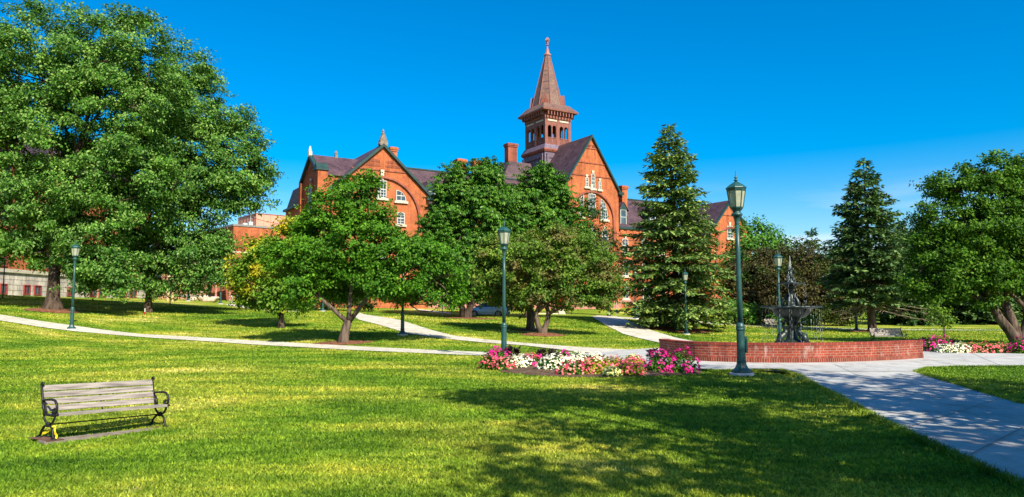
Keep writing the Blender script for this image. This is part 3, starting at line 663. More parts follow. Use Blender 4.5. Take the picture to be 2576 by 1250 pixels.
spruce('spruce_tree', 'tall pointed spruce right of the central gable, branches sweeping down to the lawn', 1702, 60, (1682, 318), 158, M['needle'], 21, z_low=1.5, whorl=0.62, nb=10, needle=0.38, trunk_r=0.34, power=0.68, droopk=0.36)
fir = spruce('fir_tree', 'dark fir with a grey trunk and bare tan lower limbs behind the right bench', 2186, 63, (2172, 402), 142, M['needle_blue'], 22, z_low=3.2, whorl=0.60, nb=10, needle=0.40, trunk_r=0.36, power=0.72, bark=M['bark_lt'])
rng_f = np.random.default_rng(222)
for a_, z_, L_ in ((-2.9, 2.6, 3.4), (-2.6, 2.0, 2.9), (3.4, 2.3, 3.0), (-.35, 2.7, 3.8), (-.1, 2.2, 4.2), (-.6, 3.0, 3.6), (-1.6, 2.4, 2.6), (.3, 2.6, 3.6)):       # bare drooping lower limbs
    mb = MB(); pts = [Vector((math.cos(a_) * L_ * k / 6, math.sin(a_) * L_ * k / 6, z_ - .9 * math.sin(k / 6 * 1.5) * L_ / 3.5 + .05 * math.sin(k * 2 + a_))) for k in range(7)]
    mb.tube(pts, [.045, .04, .034, .028, .022, .016, .008], 5)
    for k in range(16):
        q = pts[2 + k % 5].lerp(pts[min(6, 3 + k % 5)], rng_f.random()); b_ = a_ + rng_f.choice([-1, 1]) * rng_f.uniform(.5, 1.1); l_ = rng_f.uniform(.5, 1.1)
        mb.tube([q, q + Vector((math.cos(b_) * l_ * .5, math.sin(b_) * l_ * .5, -.10)), q + Vector((math.cos(b_) * l_, math.sin(b_) * l_, -.05 - .3 * rng_f.random()))], [.016, .012, .005], 4, False)
    mb.build('bare_branch', M['deadwood'], fir, True)
tree('leafy_tree', 'mid green tree behind the tall right lamp, in front of the far gable', 1915, 96,
     [(1890, 600, 48, 42), (1940, 605, 52, 44), (1905, 650, 70, 50), (1975, 640, 36, 40), (1985, 690, 40, 50), (1862, 640, 36, 50), (1845, 690, 40, 60), (1868, 596, 28, 26), (1910, 585, 36, 28)],
     M['leaf_green'], M['bark'], 0.2, 2.5, 23, 'background trees at the right', dens=0.49, sub=7, subr=0.6, k=8, spread=0.36, size=0.36, limbs=4)
tree('purple_crabapple', 'bronze purple crabapple left of the fountain, behind the tall right lamp', 1905, 76,
     [(1900, 680, 70, 56), (1870, 720, 46, 56), (1930, 730, 62, 60), (1880, 765, 60, 40), (1945, 650, 40, 36), (1935, 780, 50, 36)],
     M['leaf_purple'], M['bark'], 0.18, 1.2, 24, 'purple crabapples behind the fountain', dens=0.85, sub=9, subr=0.5, k=11, spread=0.27, size=0.25, limbs=5)
tree('purple_crabapple', 'bronze purple crabapple directly behind the fountain bowls', 2010, 78,
     [(2000, 660, 56, 46), (2050, 680, 60, 52), (1990, 720, 66, 54), (2060, 745, 62, 56), (2010, 780, 66, 40), (2085, 700, 36, 40)],
     M['leaf_purple'], M['bark'], 0.18, 1.2, 25, 'purple crabapples behind the fountain', dens=0.85, sub=9, subr=0.5, k=11, spread=0.27, size=0.25, limbs=5)
tree('purple_crabapple', 'bronze purple crabapple between the fountain and the dark fir', 2110, 80,
     [(2120, 700, 56, 52), (2160, 680, 46, 36), (2105, 750, 56, 46), (2150, 740, 56, 46), (2120, 785, 60, 30)],
     M['leaf_purple'], M['bark'], 0.18, 1.2, 26, 'purple crabapples behind the fountain', dens=0.85, sub=9, subr=0.5, k=11, spread=0.27, size=0.25, limbs=5)
spruce('larch_tree', 'wispy blue green conifer with an open ragged top rising behind the purple crabapples', 2045, 100, (2042, 575), 46, M['needle_blue'], 27, z_low=2.0, whorl=0.8, nb=6, needle=0.55, trunk_r=0.2, power=0.6, gap=0.25, group='background trees at the right', dens=1.05)
tree('crabapple_tree', 'big dark crabapple at the right edge with three leaning trunks behind pink flowers', 2552, 41,
     [(2410, 478, 80, 50), (2500, 450, 80, 55), (2590, 452, 65, 50), (2370, 560, 62, 56), (2450, 570, 100, 75), (2550, 560, 90, 90), (2330, 640, 50, 50), (2420, 670, 105, 66), (2520, 690, 85, 60), (2310, 705, 32, 28), (2350, 735, 50, 30),
      (2620, 600, 70, 120), (2430, 735, 60, 28), (2650, 500, 55, 66), (2572, 425, 22, 22), (2480, 740, 50, 30), (2470, 640, 90, 60)],
     M['leaf_crab_dark'], M['bark_lt'], 0.36, 2.2, 28, 'crabapple trees on the slope', dens=1.31, sub=15, subr=0.30, k=14, spread=0.14, size=0.16, limbs=9, stems=3, spread_stem=0.42, lean=(-0.22, 0.0), flare=1.3)
for bu, by, ap, hw, sd, lb in [(2275, 88, (2262, 560), 85, 31, 'dark spruce between the grey-trunked fir and the big right crabapple'),
                               (2345, 94, (2350, 600), 95, 32, 'dark spruce half hidden behind the young sapling'),
                               (2455, 90, (2450, 560), 105, 33, 'dark spruce behind the leaning trunks at the right'),
                               (2590, 92, (2600, 540), 100, 34, 'dark spruce at the far right edge of the lawn')]:
    spruce('spruce_tree', lb, bu, by, ap, hw, M['needle_blue'] if sd % 2 else M['needle'], sd, z_low=0.6, whorl=0.6, nb=9, needle=0.62, trunk_r=0.26, power=0.8, group='background trees at the right')
tree('sapling', 'slim young tree with a thin straight stem behind the white flowers', 2365, 49,
     [(2365, 785, 26, 26), (2350, 800, 18, 16), (2382, 802, 17, 15)], M['leaf_lite'], M['bark_lt'], 0.045, 1.2, 35, 'small trees near the hall', dens=1.3, sub=5, subr=0.2, k=7, spread=0.14, size=0.17, limbs=5)
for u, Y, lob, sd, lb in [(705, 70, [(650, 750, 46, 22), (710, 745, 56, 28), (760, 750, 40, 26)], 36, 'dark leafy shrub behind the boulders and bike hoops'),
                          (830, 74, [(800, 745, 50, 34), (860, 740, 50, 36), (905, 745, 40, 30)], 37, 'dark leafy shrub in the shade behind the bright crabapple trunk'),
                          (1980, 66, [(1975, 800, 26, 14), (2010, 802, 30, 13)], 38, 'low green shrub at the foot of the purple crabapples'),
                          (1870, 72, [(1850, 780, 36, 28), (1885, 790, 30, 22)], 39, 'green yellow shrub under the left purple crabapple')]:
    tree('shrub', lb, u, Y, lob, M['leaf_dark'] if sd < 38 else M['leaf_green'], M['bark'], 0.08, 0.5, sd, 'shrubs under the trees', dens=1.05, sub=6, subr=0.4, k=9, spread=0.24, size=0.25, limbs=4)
tree('leafy_tree', 'dark green round tree filling the gap left of the dark fir, behind the purple crabapples', 2090, 98,
     [(2085, 690, 46, 42), (2120, 665, 42, 40), (2100, 730, 60, 50)], M['leaf_green'], M['bark'], 0.2, 2.5, 61, 'background trees at the right', dens=0.5, sub=9, subr=0.6, k=9, spread=0.34, size=0.32, limbs=4)
tree('leafy_tree', 'dark green round tree right of the dark fir, behind the sapling', 2290, 86,
     [(2275, 640, 46, 50), (2310, 610, 44, 50), (2300, 690, 60, 56), (2350, 680, 50, 60)], M['leaf_dark'], M['bark'], 0.2, 2.5, 62, 'background trees at the right', dens=0.5, sub=9, subr=0.6, k=9, spread=0.34, size=0.32, limbs=4)
# trees that stand outside the frame, on the camera's right; their shade lies across the foreground
def shade_tree(x, y, h, r, seed, label):
    lob = []
    rng = np.random.default_rng(seed)
    t = thing('shade_tree', label, 'tree', (x, y, 0), 0, 'trees shading the foreground')
    for i in range(13):
        a = rng.uniform(0, 6.3); q = rng.uniform(0.2, 0.75) * r
        lob.append((np.array([math.cos(a) * q, math.sin(a) * q, rng.uniform(0.34, 0.85) * h]), np.array([r * .42, r * .42, h * 0.07])))
    lob.append((np.array([0, 0, h * 0.9]), np.array([r * .4, r * .4, h * .13])))
    B, BO, T, TO = crown_points(lob, rng, 0.26, 8, 0.38)
    leaf_cards('crown', T, TO, 8, 0.26, 0.30, 0.62, M['leaf_green'], t, rng)
    mb = MB(); mb.tube([(0, 0, -.2), (0, 0, .2), (0.1, 0, h * .3), (0, 0.1, h * .6)], [.5, .34, .28, .16], 10)
    for c, rr in lob: limb(mb, (0.1, 0, h * .3), c, .13, .04, rng)
    mb.build('trunk', M['bark'], t, smooth=True)
shade_tree(14.5, 8.5, 14.5, 4.6, 51, 'shade tree beyond the right edge beside the wide path')
shade_tree(7.9, -1.6, 13.0, 3.4, 52, 'shade tree beside the viewpoint shading the near lawn')
shade_tree(17.5, 0.5, 15.0, 5.0, 53, 'shade tree further right shading the near path')
shade_tree(8.0, 3.2, 14.0, 3.6, 54, 'slim shade tree between the viewpoint and the path')
shade_tree(11.4, 7.6, 13.5, 4.0, 55, 'shade tree close to the right edge of the view')
shade_tree(11.5, -0.5, 14.0, 4.4, 56, 'shade tree behind the slim one, shading the path')
# mulch rings
def mulch(u, Y, rx, ry, h=0.1):
    c = GY(u, Y); mb = MB(); n = 28; rng = np.random.default_rng(int(u))
    vs = [(c.x, c.y, c.z + h + .03)]
    for k, rr in ((0, .55), (1, 1.0)):
        for i in range(n):
            a = 2 * PI * i / n; q = rr * (1 + rng.normal() * 0.05 * k); x, y = c.x + rx * q * math.cos(a), c.y + ry * q * math.sin(a)
            vs.append((x, y, tz(x, y) + (h * .8 + .03 if k == 0 else 0.02)))
    fs = [(0, 1 + i, 1 + (i + 1) % n) for i in range(n)] + [(1 + i, 1 + n + i, 1 + n + (i + 1) % n, 1 + (i + 1) % n) for i in range(n)]
    tag(mb.add(vs, fs).build('mulch_bed', M['mulch'], smooth=True), kind='structure')
for q in [(140, 53, 1.8, 1.7, .16), (867, 39.7, 1.6, 1.2, .06), (1365, 46, 1.4, 1.1, .14), (1334, 50.3, 1.3, 1.1, .06), (1185, 65.5, 2.6, 2.0, .06), (1702, 60, 3.2, 2.2, .04), (2186, 63.3, 2.6, 1.6, .05), (1900, 72.5, 5, 1.3, .04)]:
    mulch(*q)

# ------------------------------------------------------------------ street lamps
def octo(r): return [(r, 0)]
def make_lamp(label, loc):
    t = thing('street_lamp', label, 'street lamp', loc, 0, 'green lantern lamp posts')
    MB().lathe([(0.31, -0.25), (0.31, 0.055), (0.295, 0.07)], 24).build('footing', M['footing'], t)
    mb = MB(); mb.lathe([(0.25, 0.07), (0.26, 0.09), (0.255, 0.14), (0.20, 0.165), (0.165, 0.20), (0.135, 0.26), (0.118, 0.33)], 8, off=0.5)
    mb.lathe([(0.128, 0.33), (0.130, 0.345), (0.118, 0.36), (0.126, 0.375), (0.112, 0.39), (0.107, 0.60), (0.103, 1.16)], 20)
    mb.build('base', M['teal'], t)
    mb = MB(); mb.lathe([(0.104, 1.16), (0.118, 1.18), (0.118, 1.22), (0.106, 1.235), (0.116, 1.25), (0.114, 1.29), (0.088, 1.33), (0.076, 1.37)], 20); mb.build('collar', M['teal'], t, True)
    mb = MB(); mb.lathe([(0.072, 1.37), (0.069, 2.2), (0.062, 3.2), (0.056, 3.97)], 16); mb.build('pole', M['teal'], t, True)
    mb = MB(); mb.lathe([(0.060, 3.97), (0.066, 3.985), (0.062, 4.0), (0.072, 4.09), (0.098, 4.18), (0.135, 4.195), (0.15, 4.225), (0.14, 4.255), (0.10, 4.285), (0.10, 4.33)], 20); mb.build('capital', M['teal'], t, True)
    # lantern: eight tapered panes between ribs
    r0, r1, z0, z1 = 0.165, 0.232, 4.43, 4.86
    fr = MB(); fr.lathe([(0.10, 4.315), (0.115, 4.33), (0.165, 4.395), (0.172, 4.43), (0.160, 4.432)], 8, off=0.5)
    fr.lathe([(0.225, 4.858), (0.243, 4.86), (0.262, 4.925), (0.262, 4.935), (0.23, 4.937)], 8, off=0.5)
    for k in range(8):
        a = 2 * PI * (k + 0.5) / 8; c, s_ = math.cos(a), math.sin(a)
        fr.tube([(c * r0 * 1.02, s_ * r0 * 1.02, z0 - .005), (c * r1 * 1.02, s_ * r1 * 1.02, z1 + .01)], 0.0115, 6)
    fr.build('lantern_frame', M['teal'], t)
    for k in range(8):
        a, b = 2 * PI * (k - 0.5) / 8, 2 * PI * (k + 0.5) / 8
        g = 0.985
        q = MB(); q.add([(math.cos(a) * r0 * g, math.sin(a) * r0 * g, z0), (math.cos(b) * r0 * g, math.sin(b) * r0 * g, z0), (math.cos(b) * r1 * g, math.sin(b) * r1 * g, z1), (math.cos(a) * r1 * g, math.sin(a) * r1 * g, z1),
                         (math.cos(a) * r0 * .95, math.sin(a) * r0 * .95, z0), (math.cos(b) * r0 * .95, math.sin(b) * r0 * .95, z0), (math.cos(b) * r1 * .95, math.sin(b) * r1 * .95, z1), (math.cos(a) * r1 * .95, math.sin(a) * r1 * .95, z1)],
                        [(0, 1, 2, 3), (7, 6, 5, 4), (0, 4, 5, 1), (1, 5, 6, 2), (2, 6, 7, 3), (3, 7, 4, 0)])
        q.build('lamp_pane', M['lampglass'], t)
    MB().lathe([(0.275, 4.937), (0.27, 4.955), (0.17, 5.04), (0.065, 5.105), (0.05, 5.11)], 8, off=0.5).build('lantern_roof', M['teal'], t)
    MB().lathe([(0.035, 5.105), (0.033, 5.135), (0.055, 5.15), (0.055, 5.165), (0.026, 5.18), (0.024, 5.2), (0.042, 5.22), (0.042, 5.235), (0.02, 5.26), (0.016, 5.30), (0.006, 5.41)], 14).build('finial', M['teal'], t, True)
    return t
def lamp_at(u, Y, z=None):
    q = GY(u, Y)
    if z is not None: q.z = z
    return q
lamp0 = make_lamp('nearest and tallest lamp post, on a speckled round footing at the path corner', lamp_at(1858, 21.2))
bx = MB().box(0.105, 0.165, -0.05, 0.05, 0.58, 1.0); bx.build('service_box', M['teal'], lamp0, bev=0.006)
lamp0.scale = (1.09, 1.09, 1.09); lamp0.rotation_euler = (0.002, -0.006, 0)
LAMPS = [(1268, 28.6, 1.0, 'lamp post rising out of the round flower bed'), (1956, 42.2, 0.99, 'lamp post just left of the fountain bowls'), (1722, 56, 0.93, 'lamp post in front of the tall pointed spruce'),
         (190, 44.0, 1.0, 'lamp post beside the huge maple trunk, left of all the others'), (1015, 43.3, 1.0, 'lamp post by the curving path with its lantern hidden in leaves of the bright crabapple'),
         (1596, 74, 1.0, 'lamp post beside the dark green name sign'), (559, 86, 1.0, 'distant lamp post by the bike hoops and boulders'), (478, 92, 1.0, 'distant lamp post in front of the low tan building'),
         (2147, 64.6, 1.0, 'thin lamp post beside the dark fir trunk'), (815, 71, 1.0, 'lamp post behind the bright crabapple, only its foot in view')]
for u, Y, s, lb in LAMPS:
    c = copy_tree(lamp0)
    for ch in list(c.children):
        if ch.name.startswith('service_box') and u != 1956: bpy.data.objects.remove(ch)
    c.location = lamp_at(u, Y); c.scale = (s, s, s); c.rotation_euler = (0, 0, RNG.uniform(0, .7) if u != 1956 else PI); c['label'] = lb

# ------------------------------------------------------------------ benches
def make_bench(label, loc, rotz, Lb=1.82):
    t = thing('park_bench', label, 'bench', loc, rotz, 'cast iron benches with wooden slats')
    h = Lb / 2
    # local: x along the bench, -y is the front
    back = MB(); th = math.radians(17)
    for k in range(4):
        c = 0.475 + k * 0.112; y = 0.145 + (c - 0.43) * math.tan(th)
        mp = lambda a, b, d, c=c, y=y: (a, y + b * math.sin(th) - d * math.cos(th), c + b * math.cos(th) + d * math.sin(th))
        back.prism([(-h, -.047), (h, -.047), (h, .047), (-h, .047)], mp, -0.014, 0.014)
    back.build('backrest', M['wood'], t)
    seat = MB()
    for k in range(4):
        y0 = -0.29 + k * 0.105; zz = 0.425 - 0.012 * k
        seat.box(-h, h, y0, y0 + 0.088, zz - 0.026, zz + .004)
    seat.box(-h, h, -0.315, -0.293, 0.385, 0.428)
    seat.build('seat', M['wood'], t)
    for s in (-1, 1):
        x = s * (h + 0.012)
        mb = MB()
        # back post ending in a rolled scroll
        mb.tube([(x, 0.10, 0.40), (x, 0.165, 0.50), (x, 0.215, 0.65), (x, 0.265, 0.80), (x, 0.283, 0.865), (x, 0.272, 0.90), (x, 0.238, 0.905), (x, 0.222, 0.878), (x, 0.238, 0.858)], [.020, .023, .022, .021, .020, .020, .018, .016, .014], 8)
        # seat rail
        mb.tube([(x, 0.12, 0.40), (x, 0.0, 0.385), (x, -0.16, 0.385), (x, -0.29, 0.40), (x, -0.325, 0.415)], [.022, .022, .022, .022, .024], 8)
        # hourglass legs: two upper arcs meet at a boss, two lower arcs run out to the feet
        for f, e in ((1, 1), (-1, 1)):
            y0 = 0.13 if f > 0 else -0.25; yb = 0.24 if f > 0 else -0.27
            mb.tube([(x, y0, 0.395), (x, y0 * .93 - .002, 0.335), (x, y0 * .62 - .03, 0.27), (x, y0 * .2 - .045, 0.235)], [.019, .018, .019, .022], 8)
            mb.tube([(x, -0.05 + f * .02, 0.225), (x, -.05 + f * .12, 0.195), (x, -.03 + f * .19, 0.12), (x, -.02 + f * .215, 0.05), (x, yb, 0.012)], [.022, .020, .019, .019, .024], 8)
        mb.tube([(x - .02, -.05, .23), (x + .02, -.05, .23)], .042, 10)
        for yb in (0.235, -0.265): mb.box(x - .03, x + .03, yb - .05, yb + .05, 0.0, 0.018)
        mb.build('end_frame', M['iron'], t, True)
        ar = MB()
        ar.tube([(x, 0.195, 0.60), (x, 0.13, 0.625), (x, 0.02, 0.635), (x, -0.11, 0.645), (x, -0.21, 0.635), (x, -0.275, 0.585), (x, -0.30, 0.51), (x, -0.285, 0.445), (x, -0.24, 0.425), (x, -0.20, 0.445), (x, -0.195, 0.485), (x, -0.22, 0.505), (x, -0.245, 0.49)],
                [.020, .017, .019, .021, .021, .020, .019, .019, .018, .018, .017, .016, .014], 8)
        ar.tube([(x, 0.185, 0.585), (x, 0.12, 0.55), (x, 0.07, 0.50), (x, 0.05, 0.44), (x, 0.06, 0.40)], [.017, .014, .013, .015, .018], 8)
        ar.tube([(x, -.17, .46), (x, -.15, .485), (x, -.155, .455), (x, -.165, .415)], .013, 6)
        ar.build('armrest', M['iron'], t, True)
    MB().tube([(-h, -.05, .23), (h, -.05, .23)], .011, 8).build('stretcher', M['iron'], t)
    br = MB(); br.tube([(0, 0.14, .385), (0, .205, .50), (0, .25, .64), (0, .295, .80)], .012, 6); br.tube([(0, .1, .385), (0, -.28, .39)], .012, 6); br.build('back_brace', M['iron'], t, True)
    return t
q0 = P(113, 1096, 11.25); q1 = P(398, 1072, 12.75)
ctr = (q0 + q1) / 2; brz = math.atan2(q1.y - q0.y, q1.x - q0.x)
bench = make_bench('near slatted bench on the open lawn, black scrolled ends, yellow tape on one leg', (ctr.x, ctr.y, tz(ctr.x, ctr.y) + 0.033), brz)
# the front legs stand on a strip of concrete
BS = 0.9; bench.scale = (0.96, BS, BS); bench.rotation_euler = (0, math.radians(1.6), brz)
pad = thing('bench_pad', 'thin concrete strip set in the grass under the near bench', 'slab', (ctr.x, ctr.y, tz(ctr.x, ctr.y) + .006), brz)
pad.scale = (0.96, BS, BS); pad.rotation_euler = (0, math.radians(1.6), brz)
MB().box(-1.08, 0.96, -0.33, -0.08, -0.1, 0.030).build('slab', M['padstone'], pad, bev=0.006)
for s in (-1, 1): MB().box(s * .93 - .13, s * .93 + .13, -0.34, 0.30, 0.028, 0.036).build('mounting_plate', M['rust'], pad)
tp = thing('caution_tape', 'yellow tape tied round the left leg of the near bench', 'tape', (ctr.x, ctr.y, tz(ctr.x, ctr.y) + 0.033), brz)
tp.scale = (0.96, BS, BS); tp.rotation_euler = (0, math.radians(1.6), brz); tb = MB(); x_ = -0.925
for pts in ([(x_ + .03, -.20, .21), (x_ + .02, -.23, .12), (x_ + .05, -.25, .06), (x_ + .03, -.27, .005)], [(x_ + .03, -.20, .21), (x_ + .035, -.06, .14), (x_ + .03, .1, .08), (x_ + .02, .2, .06)]):
    for i in range(len(pts) - 1):
        a, b = Vector(pts[i]), Vector(pts[i + 1]); d = (b - a).normalized(); s_ = d.cross(Vector((1, 0.3, 0))).normalized() * 0.02; n_o = Vector((.003, -.001, 0))
        tb.add([a - s_, a + s_, b + s_, b - s_, a - s_ + n_o, a + s_ + n_o, b + s_ + n_o, b - s_ + n_o], [(0, 1, 2, 3), (7, 6, 5, 4), (0, 4, 5, 1), (1, 5, 6, 2), (2, 6, 7, 3), (3, 7, 4, 0)])
tb.lathe([(.024, .195), (.032, .205), (.026, .22)], 8, (x_ + .02, -.2)); tb.build('tape_strip', M['tape'], tp)
b2 = copy_tree(bench); b2['label'] = 'slatted bench on the lawn behind the right end of the brick wall'; q = GY(2224, 42.3); b2.location = q; b2.rotation_euler = (0, 0, math.radians(2)); b2.scale = (1.0, .95, .95)
b3 = copy_tree(bench); b3.scale = (1, 1, 1); b3['label'] = 'distant slatted bench behind the lamp post next to the fountain'; q = GY(1938, 66); b3.location = q; b3.rotation_euler = (0, 0, math.radians(38))

# ------------------------------------------------------------------ brick wall round the fountain
pts = [(1672, 901), (1700, 905.5), (1742, 909.5), (1790, 911.8), (1845, 913.6), (1920, 915), (2009, 915.2), (2100, 913.8), (2189, 911), (2254, 908), (2323, 903)]
arc = [G(*q) for q in pts]
arc = [Vector((x, y, 0)) for x, y in resample([(q.x, q.y) for q in arc], 41)]
# rounded corner at the left, running back from the viewer
arc = [Vector((arc[0].x - .02, arc[0].y + .9, 0)), Vector((arc[0].x - .05, arc[0].y + .45, 0))] + arc + [Vector((arc[-1].x + .02, arc[-1].y + .06, 0))]
def offs(line, d):
    out = []
    for i, q in enumerate(line):
        a = line[max(i - 1, 0)]; b = line[min(i + 1, len(line) - 1)]; t = (b - a).normalized(); out.append(q + Vector((-t.y, t.x, 0)) * d)
    return out
def band(name, line, d0, d1, z0, z1, mat, parent):
    A, B = offs(line, d0), offs(line, d1); n = len(line)
    V = []; UV = []; S = [0]
    for i in range(1, n): S.append(S[-1] + (line[i] - line[i - 1]).length)
    fs = []
    def quad(p, uv):
        o = len(V); V.extend(p); UV.extend(uv); fs.append((o, o + 1, o + 2, o + 3))
    for i in range(n - 1):
        a, b, c, d = A[i], A[i + 1], B[i + 1], B[i]; s0, s1 = S[i], S[i + 1]
        up = lambda q, z: (q.x, q.y, z)
        quad([up(a, z0), up(b, z0), up(b, z1), up(a, z1)], [(s0, z0), (s1, z0), (s1, z1), (s0, z1)])
        quad([up(c, z0), up(d, z0), up(d, z1), up(c, z1)], [(s1, z0), (s0, z0), (s0, z1), (s1, z1)])
        w_ = (d - a).length
        quad([up(a, z1), up(b, z1), up(c, z1), up(d, z1)], [(s0, z1), (s1, z1), (s1, z1 + w_), (s0, z1 + w_)])
        quad([up(d, z0), up(c, z0), up(b, z0), up(a, z0)], [(s0, z0), (s1, z0), (s1, z0), (s0, z0)])
    for i in (0, n - 1):
        a, d = A[i], B[i]; w_ = (d - a).length
        quad([(d.x, d.y, z0), (a.x, a.y, z0), (a.x, a.y, z1), (d.x, d.y, z1)] if i == 0 else [(a.x, a.y, z0), (d.x, d.y, z0), (d.x, d.y, z1), (a.x, a.y, z1)], [(0, z0), (w_, z0), (w_, z1), (0, z1)])
    me = bpy.data.meshes.new(name); me.from_pydata(V, [], fs); uvl = me.uv_layers.new(name='UVMap')
    uvl.data.foreach_set('uv', np.array(UV, dtype=np.float32).ravel()); me.update()
    return link(name, me, mat, parent)
c0 = arc[20]
wt = thing('brick_wall', 'low curved red brick wall with a capped top in front of the fountain', 'wall', (c0.x, c0.y, 0.0))
larc = [q - c0 for q in arc]
band('base_course', larc, -0.012, 0.36, 0.0, 0.175, M['brick_soldier'], wt)
band('wall_face', larc, 0.0, 0.35, 0.178, 0.625, M['brick_wall'], wt)
band('cap', larc, -0.018, 0.37, 0.628, 0.715, M['brick_cap'], wt)

# ------------------------------------------------------------------ fountain
fp = GY(1986, 32.0)
ft = thing('fountain', 'dark bronze fountain with two scalloped bowls, fish figures at its foot and water running down', 'fountain', (fp.x, fp.y, 0))
MB().lathe([(1.9, -.1), (1.9, .22), (1.82, .26), (1.7, .24), (1.7, .12), (0.2, .12)], 40).build('pool_rim', M['plaza'], ft)
MB().lathe([(0.95, 0.1), (0.95, .30), (.80, .36), (.62, .40), (.50, .5), (.26, .6), (.19, .85), (.17, 1.15), (.22, 1.38), (.30, 1.5)], 20).build('pedestal', M['bronze'], ft, True)
for k in range(4):
    a = k * PI / 2 + 0.45; c, s_ = math.cos(a), math.sin(a)
    fm = MB()
    prof = [(.62, .45), (.72, .56), (.66, .72), (.46, .82), (.36, .95), (.44, 1.08), (.52, 1.18), (.46, 1.30)]
    fm.tube([(c * r, s_ * r, z) for r, z in prof], [.10, .15, .155, .135, .11, .085, .06, .03], 10)
    tq = Vector((c * .46, s_ * .46, 1.29))
    for e in (-1, 1):
        side = Vector((-s_, c, 0)) * e
        fm.tube([tq, tq + side * .12 + Vector((c * .05, s_ * .05, .08)), tq + side * .22 + Vector((c * .08, s_ * .08, .06))], [.04, .045, .008], 6)
        fm.tube([Vector((c * .70, s_ * .70, .58)), Vector((c * .74, s_ * .74, .50)) + side * .16, Vector((c * .80, s_ * .80, .42)) + side * .26], [.06, .05, .01], 6)
    fm.tube([(c * .62, s_ * .62, .46), (c * .80, s_ * .80, .44), (c * .88, s_ * .88, .47)], [.10, .07, .03], 8)
    fm.build('fish_figure', M['bronze'], ft, True)
    lf = MB(); lf.tube([(c * .2, s_ * .2, 1.2), (c * .32, s_ * .32, 1.45), (c * .52, s_ * .52, 1.62), (c * .72, s_ * .72, 1.78), (c * .82, s_ * .82, 1.88)], [.05, .055, .06, .06, .02], 8); lf.build('leaf_bracket', M['bronze'], ft, True)
lower = MB(); lower.lathe([(.18, 1.46), (.40, 1.50), (.60, 1.58), (.72, 1.72), (.78, 1.87), (.90, 1.925), (1.08, 1.95), (1.22, 1.955), (1.24, 1.99), (1.21, 2.03), (1.05, 2.02), (.7, 1.95), (.2, 1.93)], 96, amp=(0.022, 24)); lower.build('lower_bowl', M['bronze'], ft, True)
MB().lathe([(.34, 1.93), (.30, 2.06), (.20, 2.12), (.15, 2.2), (.20, 2.30), (.13, 2.42), (.085, 2.6), (.10, 2.72), (.17, 2.82), (.24, 2.88)], 20, amp=(0.07, 8)).build('upper_stem', M['bronze'], ft, True)
for k in range(5):
    a = k * 2 * PI / 5 + .3; c, s_ = math.cos(a), math.sin(a); lm = MB()
    lm.tube([(c * .28, s_ * .28, 1.98), (c * .36, s_ * .36, 2.12), (c * .30, s_ * .30, 2.28), (c * .18, s_ * .18, 2.46), (c * .24, s_ * .24, 2.60)], [.08, .09, .075, .05, .015], 8); lm.build('leaf_scroll', M['bronze'], ft, True)
MB().lathe([(.12, 2.84), (.24, 2.87), (.33, 2.93), (.40, 2.965), (.56, 2.98), (.60, 2.985), (.605, 3.01), (.57, 3.025), (.3, 2.99), (.08, 2.99)], 72, amp=(0.025, 18)).build('upper_bowl', M['bronze'], ft, True)
fg = MB(); fg.lathe([(.20, 2.98), (.19, 3.08), (.12, 3.14), (.10, 3.22)], 14)
fg.tube([(0, 0, 3.2), (.02, 0, 3.32), (0, .01, 3.46), (-.01, 0, 3.56)], [.10, .115, .10, .06], 12)            # child-like figure: trunk
fg.tube([(-.01, 0, 3.55), (-.01, 0, 3.64), (-.01, 0, 3.72)], [.05, .075, .03], 12)
for e in (-1, 1):
    fg.tube([(e * .09, 0, 3.5), (e * .17, -.05, 3.44), (e * .12, -.12, 3.56), (e * .04, -.10, 3.7)], [.04, .035, .03, .02], 8)
    fg.tube([(e * .05, 0, 3.24), (e * .10, -.09, 3.18), (e * .09, -.12, 3.05)], [.06, .05, .035], 8)
fg.build('figure', M['bronze'], ft, True)
def streams(name, items):
    mb = MB(); rng = random.Random(len(items))
    for r, a, z0, z1, out in items:
        zs = z0
        while zs > z1:
            l = rng.uniform(.05, .22); t0 = (z0 - zs); f0 = out * math.sqrt(max(t0, 0)); f1 = out * math.sqrt(t0 + l)
            w0 = rng.uniform(.0025, .006)
            mb.tube([((r + f0) * math.cos(a), (r + f0) * math.sin(a), zs), ((r + f1) * math.cos(a), (r + f1) * math.sin(a), zs - l)], [w0 * .7, w0], 5)
            zs -= l + rng.uniform(.03, .16)
    return mb.build(name, M['water'], ft, True)
streams('falling_water', [(1.20 - .05 * (k % 4), 2 * PI * k / 26 + .09 * (k % 3), 1.90, 0.3 + .25 * (k % 3), .02) for k in range(26)])
streams('falling_water', [(.60, 2 * PI * k / 11 + .2 * (k % 2), 2.97, 2.05, .03) for k in range(11)])
jm = MB(); rj = random.Random(5)
for k in range(12):
    a = rj.uniform(0, 6.3); r = rj.uniform(.0, .06); top = rj.uniform(3.6, 4.1); o = rj.uniform(.06, .26)
    jm.tube([(r * .3 * math.cos(a), r * .3 * math.sin(a), top), (o * .5 * math.cos(a), o * .5 * math.sin(a), top - .35), (o * math.cos(a), o * math.sin(a), 3.05)], [.004, .008, .006], 5)
jm.tube([(0, 0, 3.7), (0.005, 0, 4.0), (0, 0.004, 4.22)], [.016, .012, .006], 6); jm.build('water_jet', M['water'], ft, True)

